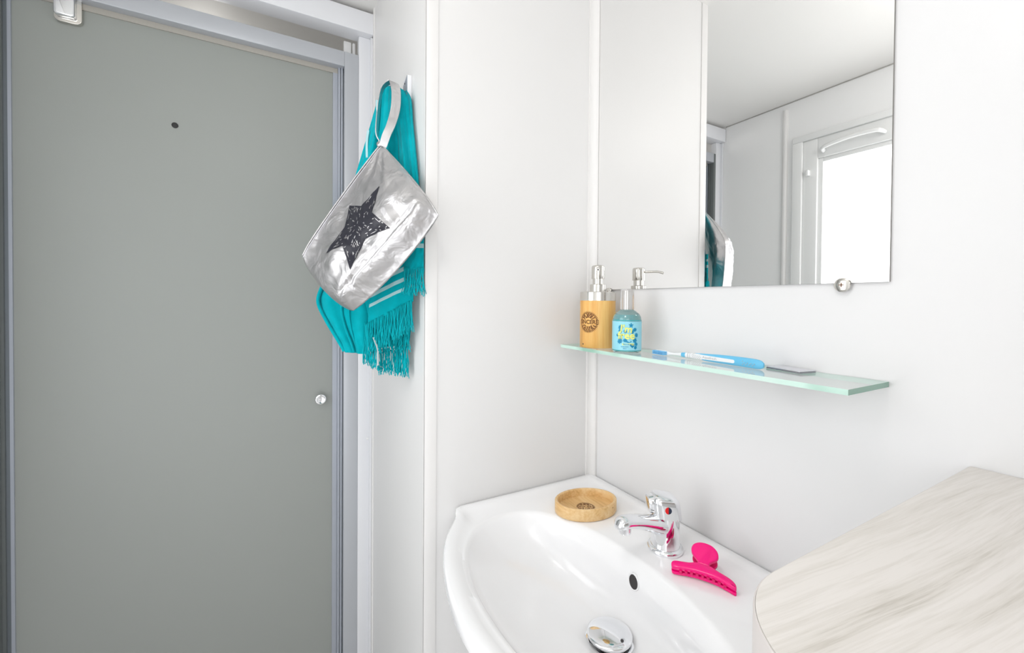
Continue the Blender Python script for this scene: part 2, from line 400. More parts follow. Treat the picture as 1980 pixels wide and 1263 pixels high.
bm = BM(); box(bm, (-.609, GY0-.0053, .095), (-.598, GY0+.001, 2.018)); obj('seal_strip', bm, M['silver_mid'], gl)
# knob
bm = BM(); ky, kz = -.6055, .9815
lathe(bm, (-.602, ky, kz), [(.011, 0), (.011, .006), (.008, .008), (.008, .014), (.0155, .016), (.0165, .019), (.0165, .024), (.015, .0265), (.012, .0272), (.0105, .0262), (.003, .0258)], (1, 0, 0), 40)
obj('knob', bm, M['chrome'], gl, smooth=True, auto=35)
# chrome hinge block at the top left
hy0, hy1, hz0, hz1 = -1.203, -1.152, 1.974, 2.07
def rrect(x0, y0, x1, y1, r, n=5):
    P = []
    for cx, cy, a in ((x1-r, y0+r, -90), (x1-r, y1-r, 0), (x0+r, y1-r, 90), (x0+r, y0+r, 180)):
        for k in range(n+1): t = radians(a+90*k/n); P.append((cx+r*cos(t), cy+r*sin(t)))
    return P
bm = BM(); prism(bm, rrect(hy0, hz0, hy1, hz1, .012), -.602, -.590, lambda x, y, z: V((z, x, y)))
hb = obj('hinge', bm, M['steel'], gl, bevel=.001)
bm = BM(); prism(bm, rrect(hy0+.004, hz0+.009, hy1-.009, hz1, .006), -.590, -.574, lambda x, y, z: V((z, x, y)))
obj('hinge_cover', bm, M['chrome'], hb, bevel=.004)
bm = BM(); lathe(bm, (-.602, -.970, 1.7685), [(.0075, 0), (.0075, .002), (.004, .004)], (1, 0, 0), 20); obj('rubber_stop', bm, M['dark'], gl, smooth=True, auto=40)
# roller bracket above the frame
bm = BM(); box(bm, (-.635, -.535, 2.085), (-.618, -.512, 2.141)); box(bm, (-.635, -.508, 2.08), (-.618, -.499, 2.141)); obj('hanger_bracket', bm, M['pvc'], sh, bevel=.002)

# ------------------------------------------------------------------ washbasin
BCX, BCY = .335, -.30
half = [(0.003, -.002), (.003, -.372), (.006, -.384), (.014, -.390), (.027, -.394), (.045, -.402), (.07, -.420), (.10, -.441), (.14, -.462), (.19, -.480), (.26, -.496), (.335, -.503)]
HW = .335
outl = half+[(2*HW-x, y) for x, y in half[::-1][1:]]
cr = [V((x, y, 0)) for x, y in outl]
outl = [outl[0], outl[1]]+[tuple(crom(cr[1:-1], k/160).xy) for k in range(1, 160)]+[outl[-2], outl[-1]]  # closed by the back line
def out_r(th):
    d = V((cos(th), sin(th))); best = None; n = len(outl)
    for i in range(n):
        a = V(outl[i]); b = V(outl[(i+1) % n]); e = b-a; q = a-V((BCX, BCY)); den = d.x*e.y-d.y*e.x
        if abs(den) < 1e-12: continue
        t = (q.x*e.y-q.y*e.x)/den; u = (q.x*d.y-q.y*d.x)/den
        if t > 0 and -1e-9 <= u <= 1+1e-9 and (best is None or t > best): best = t
    return best
NB = 192
ths = sorted(set([2*pi*k/NB for k in range(NB)]+[atan2(y-BCY, x-BCX) % (2*pi) for x, y in outl[:4]+outl[-4:]]))
def outring(inset, z):
    P = []
    for th in ths:
        r = out_r(th); p = V((BCX+r*cos(th), BCY+r*sin(th)))
        if inset:
            # shift inward in both directions so the back lip stays parallel to the wall
            c = V((BCX, BCY)); d = p-c; p = c+V((d.x*(1-inset/.335), d.y*(1-inset/(.30 if d.y > 0 else .20))))
        P.append(V((p.x, p.y, z)))
    return P
def bowlring(rx, ryb, ryf, z, cy=-.300, cx=.333, e=2.25):
    P = []
    for th in ths:
        c, s = cos(th), sin(th); ry = ryb if s > 0 else ryf
        r = (abs(c/rx)**e+abs(s/ry)**e)**(-1/e); P.append(V((cx+r*c, cy+r*s, z)))
    return P
BZ = .8435; DZ = .8365
basin = empty('washbasin', (HW, -.25, .68), 'white ceramic washbasin with a curved front fixed in the corner', 'washbasin')
R = [bowlring(.10, .09, .10, .66, cy=-.25), bowlring(.20, .16, .15, .70, cy=-.27), outring(.045, .775), outring(.012, .808), outring(.002, .815), outring(0, .821), outring(0, BZ-.006), outring(.0015, BZ-.002), outring(.005, BZ), outring(.018, BZ-.0005), outring(.026, BZ-.003), outring(.034, DZ)]
# front rim stays broad: ease from lip to bowl
R += [bowlring(.264, .140, .166, DZ+.0005), bowlring(.258, .134, .160, DZ-.001), bowlring(.253, .129, .155, DZ-.006), bowlring(.248, .124, .150, DZ-.014)]
prof = [(.240, .116, .141, .022), (.228, .108, .128, .038), (.208, .098, .110, .058), (.180, .084, .090, .078), (.145, .066, .068, .094), (.105, .048, .046, .105), (.065, .032, .030, .112), (.033, .030, .030, .1155)]
for rx, ryb, ryf, dz in prof:
    f = (dz-.014)/.1015; R.append(bowlring(rx, ryb, ryf, DZ-dz, cy=-.300+.063*f**1.3))
bm = BM(); rings(bm, R)
bas = obj('basin_body', bm, M['ceramic'], basin, smooth=True, auto=70)
bm = BM()
_dg = bpy.context.evaluated_depsgraph_get()
ro = V((.3335, -.33, .86)); rd = (V((.3335, -.180, .8040))-ro).normalized(); bo = bas.location
_ok, ovc, ovn, _ = bas.ray_cast(ro-V(ORG['washbasin']), rd)
ovc = ovc+V(ORG['washbasin']); ovn = ovn if ovn.dot(rd) < 0 else -ovn; ovc = ovc+ovn*.0012
lathe(bm, ovc-ovn*.003, [(.0150, 0), (.0150, .0035), (.0140, .0042), (.0125, .0038), (.0120, .003)], ovn, 40, sx=.80, sy=1.0); 
ov = obj('overflow_ring', bm, M['ceramic'], basin, smooth=True, auto=40)
bm = BM(); lathe(bm, ovc-ovn*.003, [(.0122, 0.002), (.0122, .0040)], ovn, 32, sx=.80, sy=1.0); obj('overflow_hole', bm, M['hole'], ov)
# pop-up waste
dx, dy, dz = .3325, -.2370, DZ-.1155
bm = BM(); lathe(bm, (dx, dy, dz), [(.0330, -.004), (.0395, .001), (.0405, .003), (.037, .0045), (.031, .003), (.029, .000), (.029, -.01)], n=56); wt = obj('waste_flange', bm, M['chrome'], basin, smooth=True, auto=50)
bm = BM(); lathe(bm, (dx, dy, dz), [(.012, -.006), (.012, .006), (.026, .007), (.026, .010)], n=40); obj('waste_stem', bm, M['hole'], wt, smooth=True, auto=40)
bm = BM(); lathe(bm, (dx, dy, dz), [(.030, .0085), (.0375, .010), (.0380, .0125), (.0372, .0145), (.034, .0160), (.026, .0178), (.014, .0190), (.004, .0193)], n=64); obj('waste_plug', bm, M['chrome'], wt, smooth=True, auto=60)

# ------------------------------------------------------------------ tap
tx, ty, tz = .328, -.0985, DZ
tap = empty('basin_tap', (tx, ty, tz), 'chrome single-lever mixer tap with red dot on the washbasin', 'tap')
bm = BM(); lathe(bm, (tx, ty, tz), [(.0310, 0), (.0320, .002), (.0320, .006), (.0300, .0085), (.0265, .0095)], n=56); obj('base_ring', bm, M['chrome'], tap, smooth=True, auto=50)
bm = BM(); lathe(bm, (tx, ty, tz), [(.0262, .008), (.0255, .02), (.0245, .045), (.0240, .066), (.0235, .070)], n=56); obj('body', bm, M['chrome'], tap, smooth=True, auto=50)
# spout
bm = BM(); SP = [((tx, ty+.004, tz+.046), .021, .021), ((tx, ty-.020, tz+.0500), .0195, .0190), ((tx, ty-.042, tz+.058), .0165, .0150), ((tx, ty-.070, tz+.068), .0150, .0125), ((tx, ty-.094, tz+.0745), .0145, .0115), ((tx, ty-.108, tz+.0755), .0140, .0115), ((tx, ty-.116, tz+.074), .0115, .009), ((tx, ty-.120, tz+.071), .006, .004)]
RR = []
for k in range(43):
    t = k/42; c = crom([V(q[0]) for q in SP], t); rx = crom([V((q[1], q[2], 0)) for q in SP], t)
    RR.append([c+V((rx.x*cos(2*pi*j/32), 0, rx.y*sin(2*pi*j/32))) for j in range(32)])
rings(bm, RR); spt = obj('spout', bm, M['chrome'], tap, smooth=True, auto=70)
bm = BM(); lathe(bm, (tx, ty-.102, tz+.0565), [(.0095, 0), (.0108, .001), (.0112, .006), (.0112, .018)], n=36); obj('aerator', bm, M['chrome'], spt, smooth=True, auto=50)
# lever cap: rounded square hood whose lever points over the spout, flat side to the room
LD = V((-.488, -.8725, 0)); LS = V((.8725, -.488, 0)); cap0 = V((tx, ty, tz+.0650))
def cpt(a, b, h): return cap0+LD*(a+.10*h)+LS*b+V((0, 0, h+.10*a))
bm = BM(); RR = []
for k in range(26):
    f = k/25; h = .040*f
    sc = 1.0-.06*f if f < .5 else max(.03, (1-.06*f)*(1-((f-.5)/.505)**3.2)**.36)
    ring = []
    for j in range(56):
        a = 2*pi*j/56; c, s = cos(a), sin(a); e = 3.4; r = (abs(c)**e+abs(s)**e)**(-1/e)
        ring.append(cpt(.0265*sc*r*c, .0250*sc*r*s, h))
    RR.append(ring)
rings(bm, RR); cap = obj('lever_cap', bm, M['chrome'], tap, smooth=True, auto=70)
bm = BM(); RR = []
for k in range(13):
    f = k/12; wv = .0150*(1-.10*f*f) if k < 12 else .011; th = .0165*(1-.12*f) if k < 12 else .012
    ring = []
    for j in range(28):
        a = 2*pi*j/28; c, s = cos(a), sin(a); e = 3.2; r = (abs(c)**e+abs(s)**e)**(-1/e)
        ring.append(cpt(.020+.0125*f, wv*r*c, .0185+th*r*s-.002*f))
    RR.append(ring)
rings(bm, RR); obj('lever', bm, M['chrome'], cap, smooth=True, auto=70)
dn = V((.8725, -.488, .06)).normalized(); dc = cpt(.002, .0243, .0175)
for s, mm in ((0, 'red'), (1, 'blue_dark')):
    bm = BM(); ax, u, w_ = basis(dn); P = []
    for k in range(17):
        a = pi/2+pi*k/16+s*pi; P.append((.0058*cos(a), .0058*sin(a)))
    side = V((0, 0, 1)).cross(dn).normalized(); up = dn.cross(side)
    prism(bm, P, -.004, .0012, lambda x, y, z: dc+side*x+up*y+dn*z)
    obj('temperature_dot', bm, M[mm], cap, smooth=False)

# ------------------------------------------------------------------ soap dish
dish_c = V((.1440, -.1360, DZ+.0008)); ang = radians(78)
dish = empty('soap_dish', dish_c, 'shallow oval bamboo soap dish on the washbasin by the tap', 'soap dish')
def dish_pt(a, rx, ry, z): 
    x, y = rx*cos(a), ry*sin(a); return dish_c+V((x*cos(ang)-y*sin(ang), x*sin(ang)+y*cos(ang), z))
DA, DB = .0700, .0520
bm = BM(); n = 72
prf = [(0, .0008), (0, .0), (0, .0), ]
RR = [[dish_pt(2*pi*k/n, DA+o, DB+o, z) for k in range(n)] for o, z in ((-.003, 0), (-.001, .001), (0, .003), (0, .0245), (-.001, .0258), (-.0035, .0262), (-.0058, .0255), (-.0065, .024), (-.0070, .0095), (-.010, .0075), (-.03, .0070))]
rings(bm, RR); obj('dish_body', bm, M['bamboo_pale'], dish, smooth=True, auto=50)

def text_polys(s, size, fn, depth=.0003, fnt=None, align='CENTER', offset=0, sub=0):
    """font outline turned to mesh and mapped by fn(x,y,z)"""
    cu = bpy.data.curves.new('t', 'FONT'); cu.body = s; cu.size = size; cu.align_x = align; cu.align_y = 'CENTER'; cu.resolution_u = 3; cu.offset = offset
    o = bpy.data.objects.new('t', cu); COL.objects.link(o)
    dg = bpy.context.evaluated_depsgraph_get(); me = bpy.data.meshes.new_from_object(o.evaluated_get(dg))
    bm = BM(); bm.from_mesh(me)
    bpy.data.objects.remove(o); bpy.data.curves.remove(cu); bpy.data.meshes.remove(me)
    bmesh.ops.triangulate(bm, faces=bm.faces)
    if sub: bmesh.ops.subdivide_edges(bm, edges=[e for e in bm.edges if e.calc_length() > sub], cuts=2)
    g = bmesh.ops.extrude_face_region(bm, geom=list(bm.faces)); top = [v for v in g['geom'] if isinstance(v, bmesh.types.BMVert)]
    for v in top: v.co.z += depth
    for v in bm.verts: v.co = fn(v.co.x, v.co.y, v.co.z)
    return bm
def merge(a, b):
    me = bpy.data.meshes.new('x'); b.to_mesh(me); b.free(); a.from_mesh(me); bpy.data.meshes.remove(me); return a
def sunburst_logo(R, fn, word='SINCERE'):
    """round burnt emblem: a word across the middle, leaf strokes above and below, rays at the rim"""
    bm = BM(); rnd = random.Random(3)
    def stroke(x0, y0, x1, y1, wd):
        d = V((x1-x0, y1-y0)); L = d.length or 1e-6; nrm = V((-d.y, d.x))/L*wd
        P = [(x0, y0), (x0+d.x*.35+nrm.x, y0+d.y*.35+nrm.y), (x1, y1), (x0+d.x*.35-nrm.x, y0+d.y*.35-nrm.y)]
        prism(bm, P, 0, .0002, fn)
    for k in range(44):
        a = 2*pi*k/44
        if abs(sin(a)) < .2: r0 = R*.93
        else: r0 = R*.74
        stroke(r0*cos(a), r0*sin(a), R*cos(a+.05), R*sin(a+.05), R*.05)
    for r in (.38, .52, .64):
        for k in range(26):
            a = 2*pi*(k+.5*(r > .5))/26
            x, y = R*r*cos(a), R*r*sin(a)
            if abs(y) < R*.24: continue
            b = a+rnd.uniform(-.7, .7); L = R*.22
            stroke(x, y, x+L*cos(b), y+L*sin(b), R*.06)
    return merge(bm, text_polys(word, R*.50, fn, .0002, offset=R*.012))
bm = sunburst_logo(.0205, lambda x, y, z: dish_c+V((x*cos(radians(60))-y*sin(radians(60)), x*sin(radians(60))+y*cos(radians(60)), .0070+z)))
obj('emblem', bm, M['burnt'], dish)
for a in (-52, 128):
    bm = BM(); p = dish_pt(radians(a), DA-.0002, DB-.0002, .0185); d = (p-dish_c); d.z = 0; lathe(bm, p, [(.0014, -.001), (.0014, .0004)], d.normalized(), 12)
    obj('nail_hole', bm, M['burnt'], dish)

# ------------------------------------------------------------------ hair claw clip
cc = V((.4256, -.1241, DZ)); CA = V((.093, .052, 0)).normalized()      # along its length
cl_t = radians(22); away = V((-CA.y, CA.x, 0))
CT = (away*cos(cl_t)+V((0, 0, sin(cl_t)))).normalized(); CN = CA.cross(CT).normalized()
if CN.z < 0: CN = -CN
clip = empty('hair_clip', cc, 'hot pink plastic hair claw clip on the washbasin right of the tap', 'hair clip')
def cf(x, y, z): return cc+CA*x*.97+CT*y*.88+CN*z+V((0, 0, .0025))
def jaw_outline(sh=0):
    top = [(-.050, .0065), (-.049, .012), (-.044, .0155), (-.034, .0175), (-.022, .0205), (-.011, .0250), (.010, .0250), (.022, .0200), (.034, .0155), (.044, .0105), (.0495, .0045), (.051, -.001), (.0490, -.0035)]
    bot = [(.040, -.0005), (.025, .0042), (.010, .0062), (-.010, .0062), (-.025, .0042), (-.040, .0010), (-.0475, .0012)]
    return [(x, y+sh) for x, y in top+bot][::-1]
def smooth_closed(P, k=4):
    n = len(P); out = []
    for i in range(n):
        a, b, c, d = [V((*P[(i+j) % n], 0)) for j in (-1, 0, 1, 2)]
        for s in range(k):
            f = s/k; q = 0.5*((2*b)+(c-a)*f+(2*a-5*b+4*c-d)*f*f+(3*b-a-3*c+d)*f**3); out.append((q.x, q.y))
    return out
def pillow(bm, P, z0, z1, f, edge=.002, dome=.003):
    """outline solid with rounded rim and domed top"""
    n = len(P); cx = sum(p[0] for p in P)/n; cy = sum(p[1] for p in P)/n
    def inset(d):
        o = []
        for i in range(n):
            a = V(P[i-1]); b = V(P[(i+1) % n]); t = (b-a); t = t.normalized() if t.length > 0 else V((1, 0)); nn = V((t.y, -t.x))
            q = V(P[i])-nn*d; o.append((q.x, q.y))
        return o
    area2 = sum(P[i-1][0]*P[i][1]-P[i][0]*P[i-1][1] for i in range(n)); sg = 1 if area2 > 0 else -1
    L = [(0, z0), (0, z1-edge)]+[(sg*edge*(1-cos(a*pi/8)), z1-edge+edge*sin(a*pi/8)) for a in range(1, 5)]+[(sg*edge*1.35, z1+dome*.3)]
    rings(bm, [[f(x, y, z) for x, y in inset(d)] for d, z in L]); return bm
bm = BM(); pillow(bm, smooth_closed(jaw_outline()), .0085, .0155, cf, .0022, .0012); obj('front_jaw', bm, M['pink'], clip, smooth=True, auto=65)
bm = BM(); pillow(bm, smooth_closed(jaw_outline(-.002)), .000, .0045, cf, .0012, .000); obj('rear_jaw', bm, M['pink'], clip, smooth=True, auto=65)
bm = BM()
for k in range(9):
    x = -.034+k*.0085; y = .0045-.009*(x/.045)**2
    box(b2 := BM(), (x-.0022, y+.0005, .003), (x+.0022, y+.008, .0105))
    for v in b2.verts: v.co = cf(*v.co)
    obj('tooth', b2, M['pink_dark'], clip)
bm.free()
th_out = [(-.0095, .024), (-.0100, .030), (-.0150, .036), (-.0215, .044), (-.0235, .052), (-.0205, .0605), (-.012, .066), (-.001, .0675), (.010, .0655), (.0185, .059), (.0215, .050), (.0185, .042), (.0115, .035), (.0085, .030), (.0085, .024)]
def thf(x, y, z): 
    b = (y-.024)/.044; return cf(x*.97, y-.004*b, z+.010*b*b+.002)
bm = BM(); pillow(bm, smooth_closed(th_out)[::-1], .0075, .0130, thf, .0018, .0008); obj('thumb_tab', bm, M['pink'], clip, smooth=True, auto=65)
bm = BM(); pillow(bm, smooth_closed([(x*.9, y-.002) for x, y in th_out])[::-1], .0000, .0035, lambda x, y, z: cf(x, y-.004, z-.0012), .0010, .0); obj('rear_thumb_tab', bm, M['pink_dark'], clip, smooth=True, auto=65)
bm = BM()
for s in (-1, 1):
    P = [(s*.009, .021), (s*.020, .0235), (s*.0205, .026), (s*.009, .0265)]
    prism(bm, P if s > 0 else P[::-1], .0045, .0065, cf)
obj('hinge_wing', bm, M['pink_dark'], clip)
bm = BM(); tube(bm, [cf(-.012, .0265, .008), cf(.012, .0265, .008)], .0028, 10); obj('spring_pin', bm, M['pink'], clip, smooth=True, auto=50)

# ------------------------------------------------------------------ worktop + cabinet
CZ = 1.100; CTK = .045; X0c = .6965; YFc = -.500; rc = .085
PO = [(XR-.002, -.001), (X0c, -.001)]
for k in range(25):
    a = k/24*pi/2; PO.append((X0c+rc-rc*cos(a), YFc+rc-rc*sin(a)))
PO.append((XR-.002, YFc)); PO = PO[::-1]
wt_ = empty('worktop', (1.0, -.25, CZ-CTK), 'pale ash-effect worktop with a rounded corner at the right', 'worktop')
bm = BM(); prism(bm, PO, CZ-.0010, CZ); obj('top_laminate', bm, M['oak'], wt_)
def inset_front(d): return [(max(x, X0c+d) if False else x+(d if x < XR-.01 else 0), y+(d if y < -.01 else 0)) for x, y in PO]
bm = BM(); prism(bm, [(x+.0006*(x < XR-.01), y+.0006*(y < -.01)) for x, y in PO], CZ-CTK, CZ-.0010); obj('board_core', bm, M['edge_line'], wt_)
EB = [(x, y) for x, y in PO]
def band(bm, P, off, z0, z1, th):
    # strip following the outline from the front right to the back left
    path = P[:-1]   # from (XR,YFc) round to (X0c,0)
    path = path
    vs = []
    n = len(path)
    for i, (x, y) in enumerate(path):
        a = V(path[max(0, i-1)]); b = V(path[min(n-1, i+1)]); t = (b-a).normalized(); nn = V((t.y, -t.x))
        if nn.dot(V((x-1.1, y+.2))) < 0: nn = -nn
        o, q = V((x, y))+nn*(off+th), V((x, y))+nn*off
        vs.append([V((o.x, o.y, z0)), V((o.x, o.y, z1-.0008)), V((o.x-nn.x*.0006, o.y-nn.y*.0006, z1)), V((q.x, q.y, z1)), V((q.x, q.y, z0))])
    rings(bm, vs); return bm
bm = BM(); band(bm, PO, .0002, CZ-CTK, CZ-.0004, .0012); obj('edge_band', bm, M['oak_edge'], wt_, smooth=True, auto=40)
cab = empty('cabinet', (1.0, -.25, 0), 'white cabinet under the pale worktop at the right', 'cabinet')
bm = BM(); box(bm, (X0c+.10, -.40, .06), (XR-.002, -.002, CZ-CTK)); obj('carcass', bm, M['trim'], cab, bevel=.002)
bm = BM(); box(bm, (X0c+.13, -.36, .0), (XR-.02, -.03, .06)); obj('plinth', bm, M['silver_mid'], cab)
for a, b in ((X0c+.102, 1.077), (1.080, XR-.004)):
    bm = BM(); box(bm, (a, -.419, .065), (b, -.401, CZ-CTK-.004)); dd = obj('door', bm, M['trim'], cab, bevel=.002)
    hx = b-.03 if b < 1.2 else a+.03
    bm = BM(); tube(bm, [(hx, -.42, .80), (hx, -.44, .805), (hx, -.44, .90), (hx, -.42, .905)], .004, 8); obj('handle', bm, M['steel'], dd, smooth=True)

# ------------------------------------------------------------------ glass shelf
SZ = 1.1884; SX0, SX1, SD = .0176, .6176, .1157
shf = empty('glass_shelf', (.3176, -.05, SZ-.006), 'clear glass shelf with green edges mounted below the mirror', 'shelf')
bm = BM(); box(bm, (SX0, -SD, SZ-.0072), (SX1, -.0012, SZ))
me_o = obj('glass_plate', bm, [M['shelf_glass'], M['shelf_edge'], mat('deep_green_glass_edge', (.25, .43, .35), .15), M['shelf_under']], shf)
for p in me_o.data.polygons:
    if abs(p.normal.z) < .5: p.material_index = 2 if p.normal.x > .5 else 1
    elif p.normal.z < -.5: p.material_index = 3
for x in (.09,):
    bm = BM(); box(bm, (x-.008, -.012, SZ-.016), (x+.008, 0, SZ-.0074)); obj('wall_bracket', bm, M['chrome'], shf, bevel=.0015)

# ------------------------------------------------------------------ mirror
mir = empty('wall_mirror', (.32, 0, 1.3246), 'large frameless mirror above the glass shelf', 'mirror')
MX0, MX1, MZ0, MZ1 = .0225, .617, 1.3246, 2.10
bm = BM(); box(bm, (MX0, -.0045, MZ0), (MX1, -.0010, MZ1)); mo = obj('mirror_glass', bm, [M['mirror'], M['mirror_edge']], mir)
for p in mo.data.polygons:
    if p.normal.y > -.5: p.material_index = 1
bm = BM(); box(bm, (MX0+.001, -.0010, MZ0+.001), (MX1-.001, -.0002, MZ1-.001)); obj('mirror_backing', bm, M['mirror_edge'], mir)
for x, z in ((.5635, 1.3215), (.066, 1.3185)):
    bm = BM(); lathe(bm, (x, 0, z), [(.0045, 0), (.0045, .0048), (.0100, .0052), (.0105, .0065), (.0100, .0085), (.0070, .0098), (.002, .0100)], (0, -1, 0), 32)
    c = obj('mirror_clip', bm, M['steel'], mir, smooth=True, auto=50)
    bm = BM(); box(bm, (x-.0030, -.0104, z-.0006), (x+.0030, -.0097, z+.0006)); box(bm, (x-.0006, -.0104, z-.0030), (x+.0006, -.0097, z+.0030)); obj('screw_slot', bm, M['burnt'], c)

# ------------------------------------------------------------------ soap dispenser
px, py, pz = .1000, -.0700, SZ+.0003
dsp = empty('soap_dispenser', (px, py, pz), 'round bamboo soap dispenser with steel pump at the left end of the shelf', 'soap dispenser')
RB = .0408
bm = BM(); lathe(bm, (px, py, pz), [(RB-.0008, 0), (RB, .0008), (RB, .1080)], n=72); bb = obj('bamboo_body', bm, M['bamboo'], dsp, smooth=True, auto=50)
bm = BM(); lathe(bm, (px, py, pz), [(RB+.0004, .1080), (RB+.0004, .1270), (RB-.001, .1285), (.0185, .1290), (.0185, .1450), (.0175, .1460), (.0128, .1465)], n=72, cap0=True); obj('collar', bm, M['steel'], dsp, smooth=True, auto=40)
bm = BM(); lathe(bm, (px, py, pz), [(.0125, .1455), (.0125, .1600)], n=40); obj('pump_stem', bm, M['steel'], dsp, smooth=True, auto=40)
bm = BM(); lathe(bm, (px, py, pz), [(.0148, .1590), (.0152, .1596), (.0152, .1855), (.0145, .1885), (.0125, .1902), (.006, .1912)], n=48); ph = obj('pump_head', bm, M['steel'], dsp, smooth=True, auto=40)
nd = V((.758, -.652, 0)).normalized(); hz = V((px, py, pz+.1800))
bm = BM(); tube(bm, [hz+nd*.012, hz+nd*.030+V((0, 0, .0005)), hz+nd*.046, hz+nd*.058-V((0, 0, .0035))], .0029, 14); nz = obj('nozzle', bm, M['steel'], ph, smooth=True, auto=50)
bm = BM(); e = hz+nd*.058-V((0, 0, .0035)); lathe(bm, e-nd*.001, [(.0019, 0), (.0019, .0014)], (nd-V((0, 0, .28))).normalized(), 16); obj('nozzle_opening', bm, M['hole'], nz)
va = atan2(-.7305-py, .8681-px)                      # side of the body turned to the room
def wrap(cx, cy, r, a0, z0):
    return lambda x, y, z: V((cx+(r+z)*cos(a0+x/r), cy+(r+z)*sin(a0+x/r), z0+y))
bm = sunburst_logo(.0255, wrap(px, py, RB+.0001, va-radians(31), pz+.0590)); obj('emblem', bm, M['burnt'], dsp)
bm = BM(); f = wrap(px, py, RB, va-radians(52), pz+.0080); lathe(bm, f(0, 0, -.0005), [(.0017, 0), (.0017, .0008)], (f(0, 0, 1)-f(0, 0, 0)).normalized(), 12); obj('nail_hole', bm, M['hole'], dsp)

# ------------------------------------------------------------------ perfume bottle
qx, qy, qz = .2050, -.0800, SZ+.0003
pf = empty('perfume_bottle', (qx, qy, qz), 'small turquoise perfume bottle with a clear cap and leafy label on the shelf', 'perfume bottle')
RP = .0298
bm = BM(); lathe(bm, (qx, qy, qz), [(.026, 0), (RP-.0010, .0010), (RP, .004), (RP, .0685), (RP-.0010, .0740), (RP-.0045, .0805), (RP-.0110, .0860), (.0150, .0885), (.0135, .0895)], n=64); obj('glass_body', bm, mat('bottle_glass', (.72, .93, .95), .03, trans=.9, ior=1.2, coat=1, coat_r=.02), pf, smooth=True, auto=50)
bm = BM(); lathe(bm, (qx, qy, qz), [(.022, .0045), (RP-.003, .006), (RP-.0022, .010), (RP-.0022, .0680), (RP-.0035, .0735), (RP-.0062, .0788)], n=64); obj('liquid', bm, M['liquid'], pf, smooth=True, auto=50)
bm = BM(); lathe(bm, (qx, qy, qz), [(.0085, .0885), (.0085, .1290)], n=32); obj('spray_pump', bm, M['steel'], pf, smooth=True, auto=50)
bm = BM(); lathe(bm, (qx, qy, qz), [(.0142, .0895), (.0145, .0905), (.0138, .1320), (.0130, .1330)], n=48); obj('cap', bm, M['cap_clear'], pf, smooth=True, auto=50)
va2 = atan2(-.7305-qy, .8681-qx); lf = wrap(qx, qy, RP+.0002, va2, qz)
bm = BM(); NS = 60; A = radians(132)
for k in range(NS):
    x0, x1 = RP*(-A+2*A*k/NS), RP*(-A+2*A*(k+1)/NS)
    vs = [bm.verts.new(lf(*q)) for q in ((x0, .0060, 0), (x1, .0060, 0), (x1, .0655, 0), (x0, .0655, 0), (x0, .0060, .0002), (x1, .0060, .0002), (x1, .0655, .0002), (x0, .0655, .0002))]
    for fc in ((4, 5, 6, 7), (0, 3, 2, 1)): bm.faces.new([vs[i] for i in fc])
lb = obj('label', bm, M['label'], pf, smooth=True, auto=50)
def lz(d): return lambda x, y, z: lf(x, y, z+.0003+d)
bm = text_polys("I'm", .0205, lambda x, y, z: lz(.0004)(x-.001+.12*y, y+.0495-.10*x, z), offset=.0005, sub=.002)
merge(bm, text_polys("free", .0215, lambda x, y, z: lz(.0004)(x-.001, y+.0360, z), offset=.0006, sub=.002)); obj('lettering', bm, M['yellow_print'], lb)
bm = BM()
def leafshape(cx, cy, r, kind, rot=0):
    P = []
    if kind == 'flower':
        for k in range(30): a = 2*pi*k/30; q = r*(.72+.28*cos(5*a)); P.append((q*cos(a), q*sin(a)))
    elif kind == 'heart':
        for k in range(28): a = 2*pi*k/28; P.append((r*.062*16*sin(a)**3, r*.062*(13*cos(a)-5*cos(2*a)-2*cos(3*a)-cos(4*a))))
    elif kind == 'leaf':
        for k in range(40):
            a = 2*pi*k/40; q = r*(1-.28*(k % 5 == 2)-.28*(k % 5 == 3)); P.append((q*cos(a)*.95, q*sin(a)*.8))
    elif kind == 'blob':
        for k in range(20): a = 2*pi*k/20; P.append((r*cos(a), r*.32*sin(a)+.15*r*cos(a)**2))
    c, s = cos(rot), sin(rot)
    prism(bm, [(cx+x*c-y*s, cy+x*s+y*c) for x, y in P], 0, .0001, lz(0))
for a in ((-.0130, .0530, .0060, 'leaf', 1.0), (-.0135, .0450, .0050, 'leaf', 2.2), (.0085, .0575, .0052, 'flower', .3), (.0165, .0485, .0052, 'leaf', .4), (.0110, .0440, .0045, 'leaf', 2), (-.0140, .0245, .0065, 'leaf', .8),
          (-.0030, .0265, .0050, 'leaf', .2), (.0040, .0235, .0060, 'blob', 0), (.0170, .0265, .0060, 'leaf', 1.5), (.0200, .0190, .0045, 'leaf', 2.6), (.0115, .0155, .0048, 'heart', 0), (.0185, .0120, .0046, 'leaf', 1.2), (-.003, .0450, .0045, 'leaf', 2.5), (-.019, .037, .004, 'leaf', .4), (.0205, .0375, .0052, 'leaf', 1.8)):
    leafshape(*a)
obj('leaf_print', bm, M['teal_print'], lb)
bm = text_polys("fleurs de monoï", .0034, lambda x, y, z: lz(.0005)(x+.0040, y+.0185, z), sub=.003)
box(b2 := BM(), (-.0090, .0165, 0), (.0150, .0205, .0001))
bmesh.ops.subdivide_edges(b2, edges=list(b2.edges), cuts=5)
for v in b2.verts: v.co = lz(.0001)(*v.co)
obj('ribbon_print', b2, M['yellow_print'], lb)
merge(bm, text_polys("eau de toilette", .0026, lambda x, y, z: lz(.0003)(x-.004, y+.0135, z)))
merge(bm, text_polys("100 ml", .0026, lambda x, y, z: lz(.0003)(x-.004, y+.0095, z))); obj('small_lettering', bm, M['teal_print'], lb)

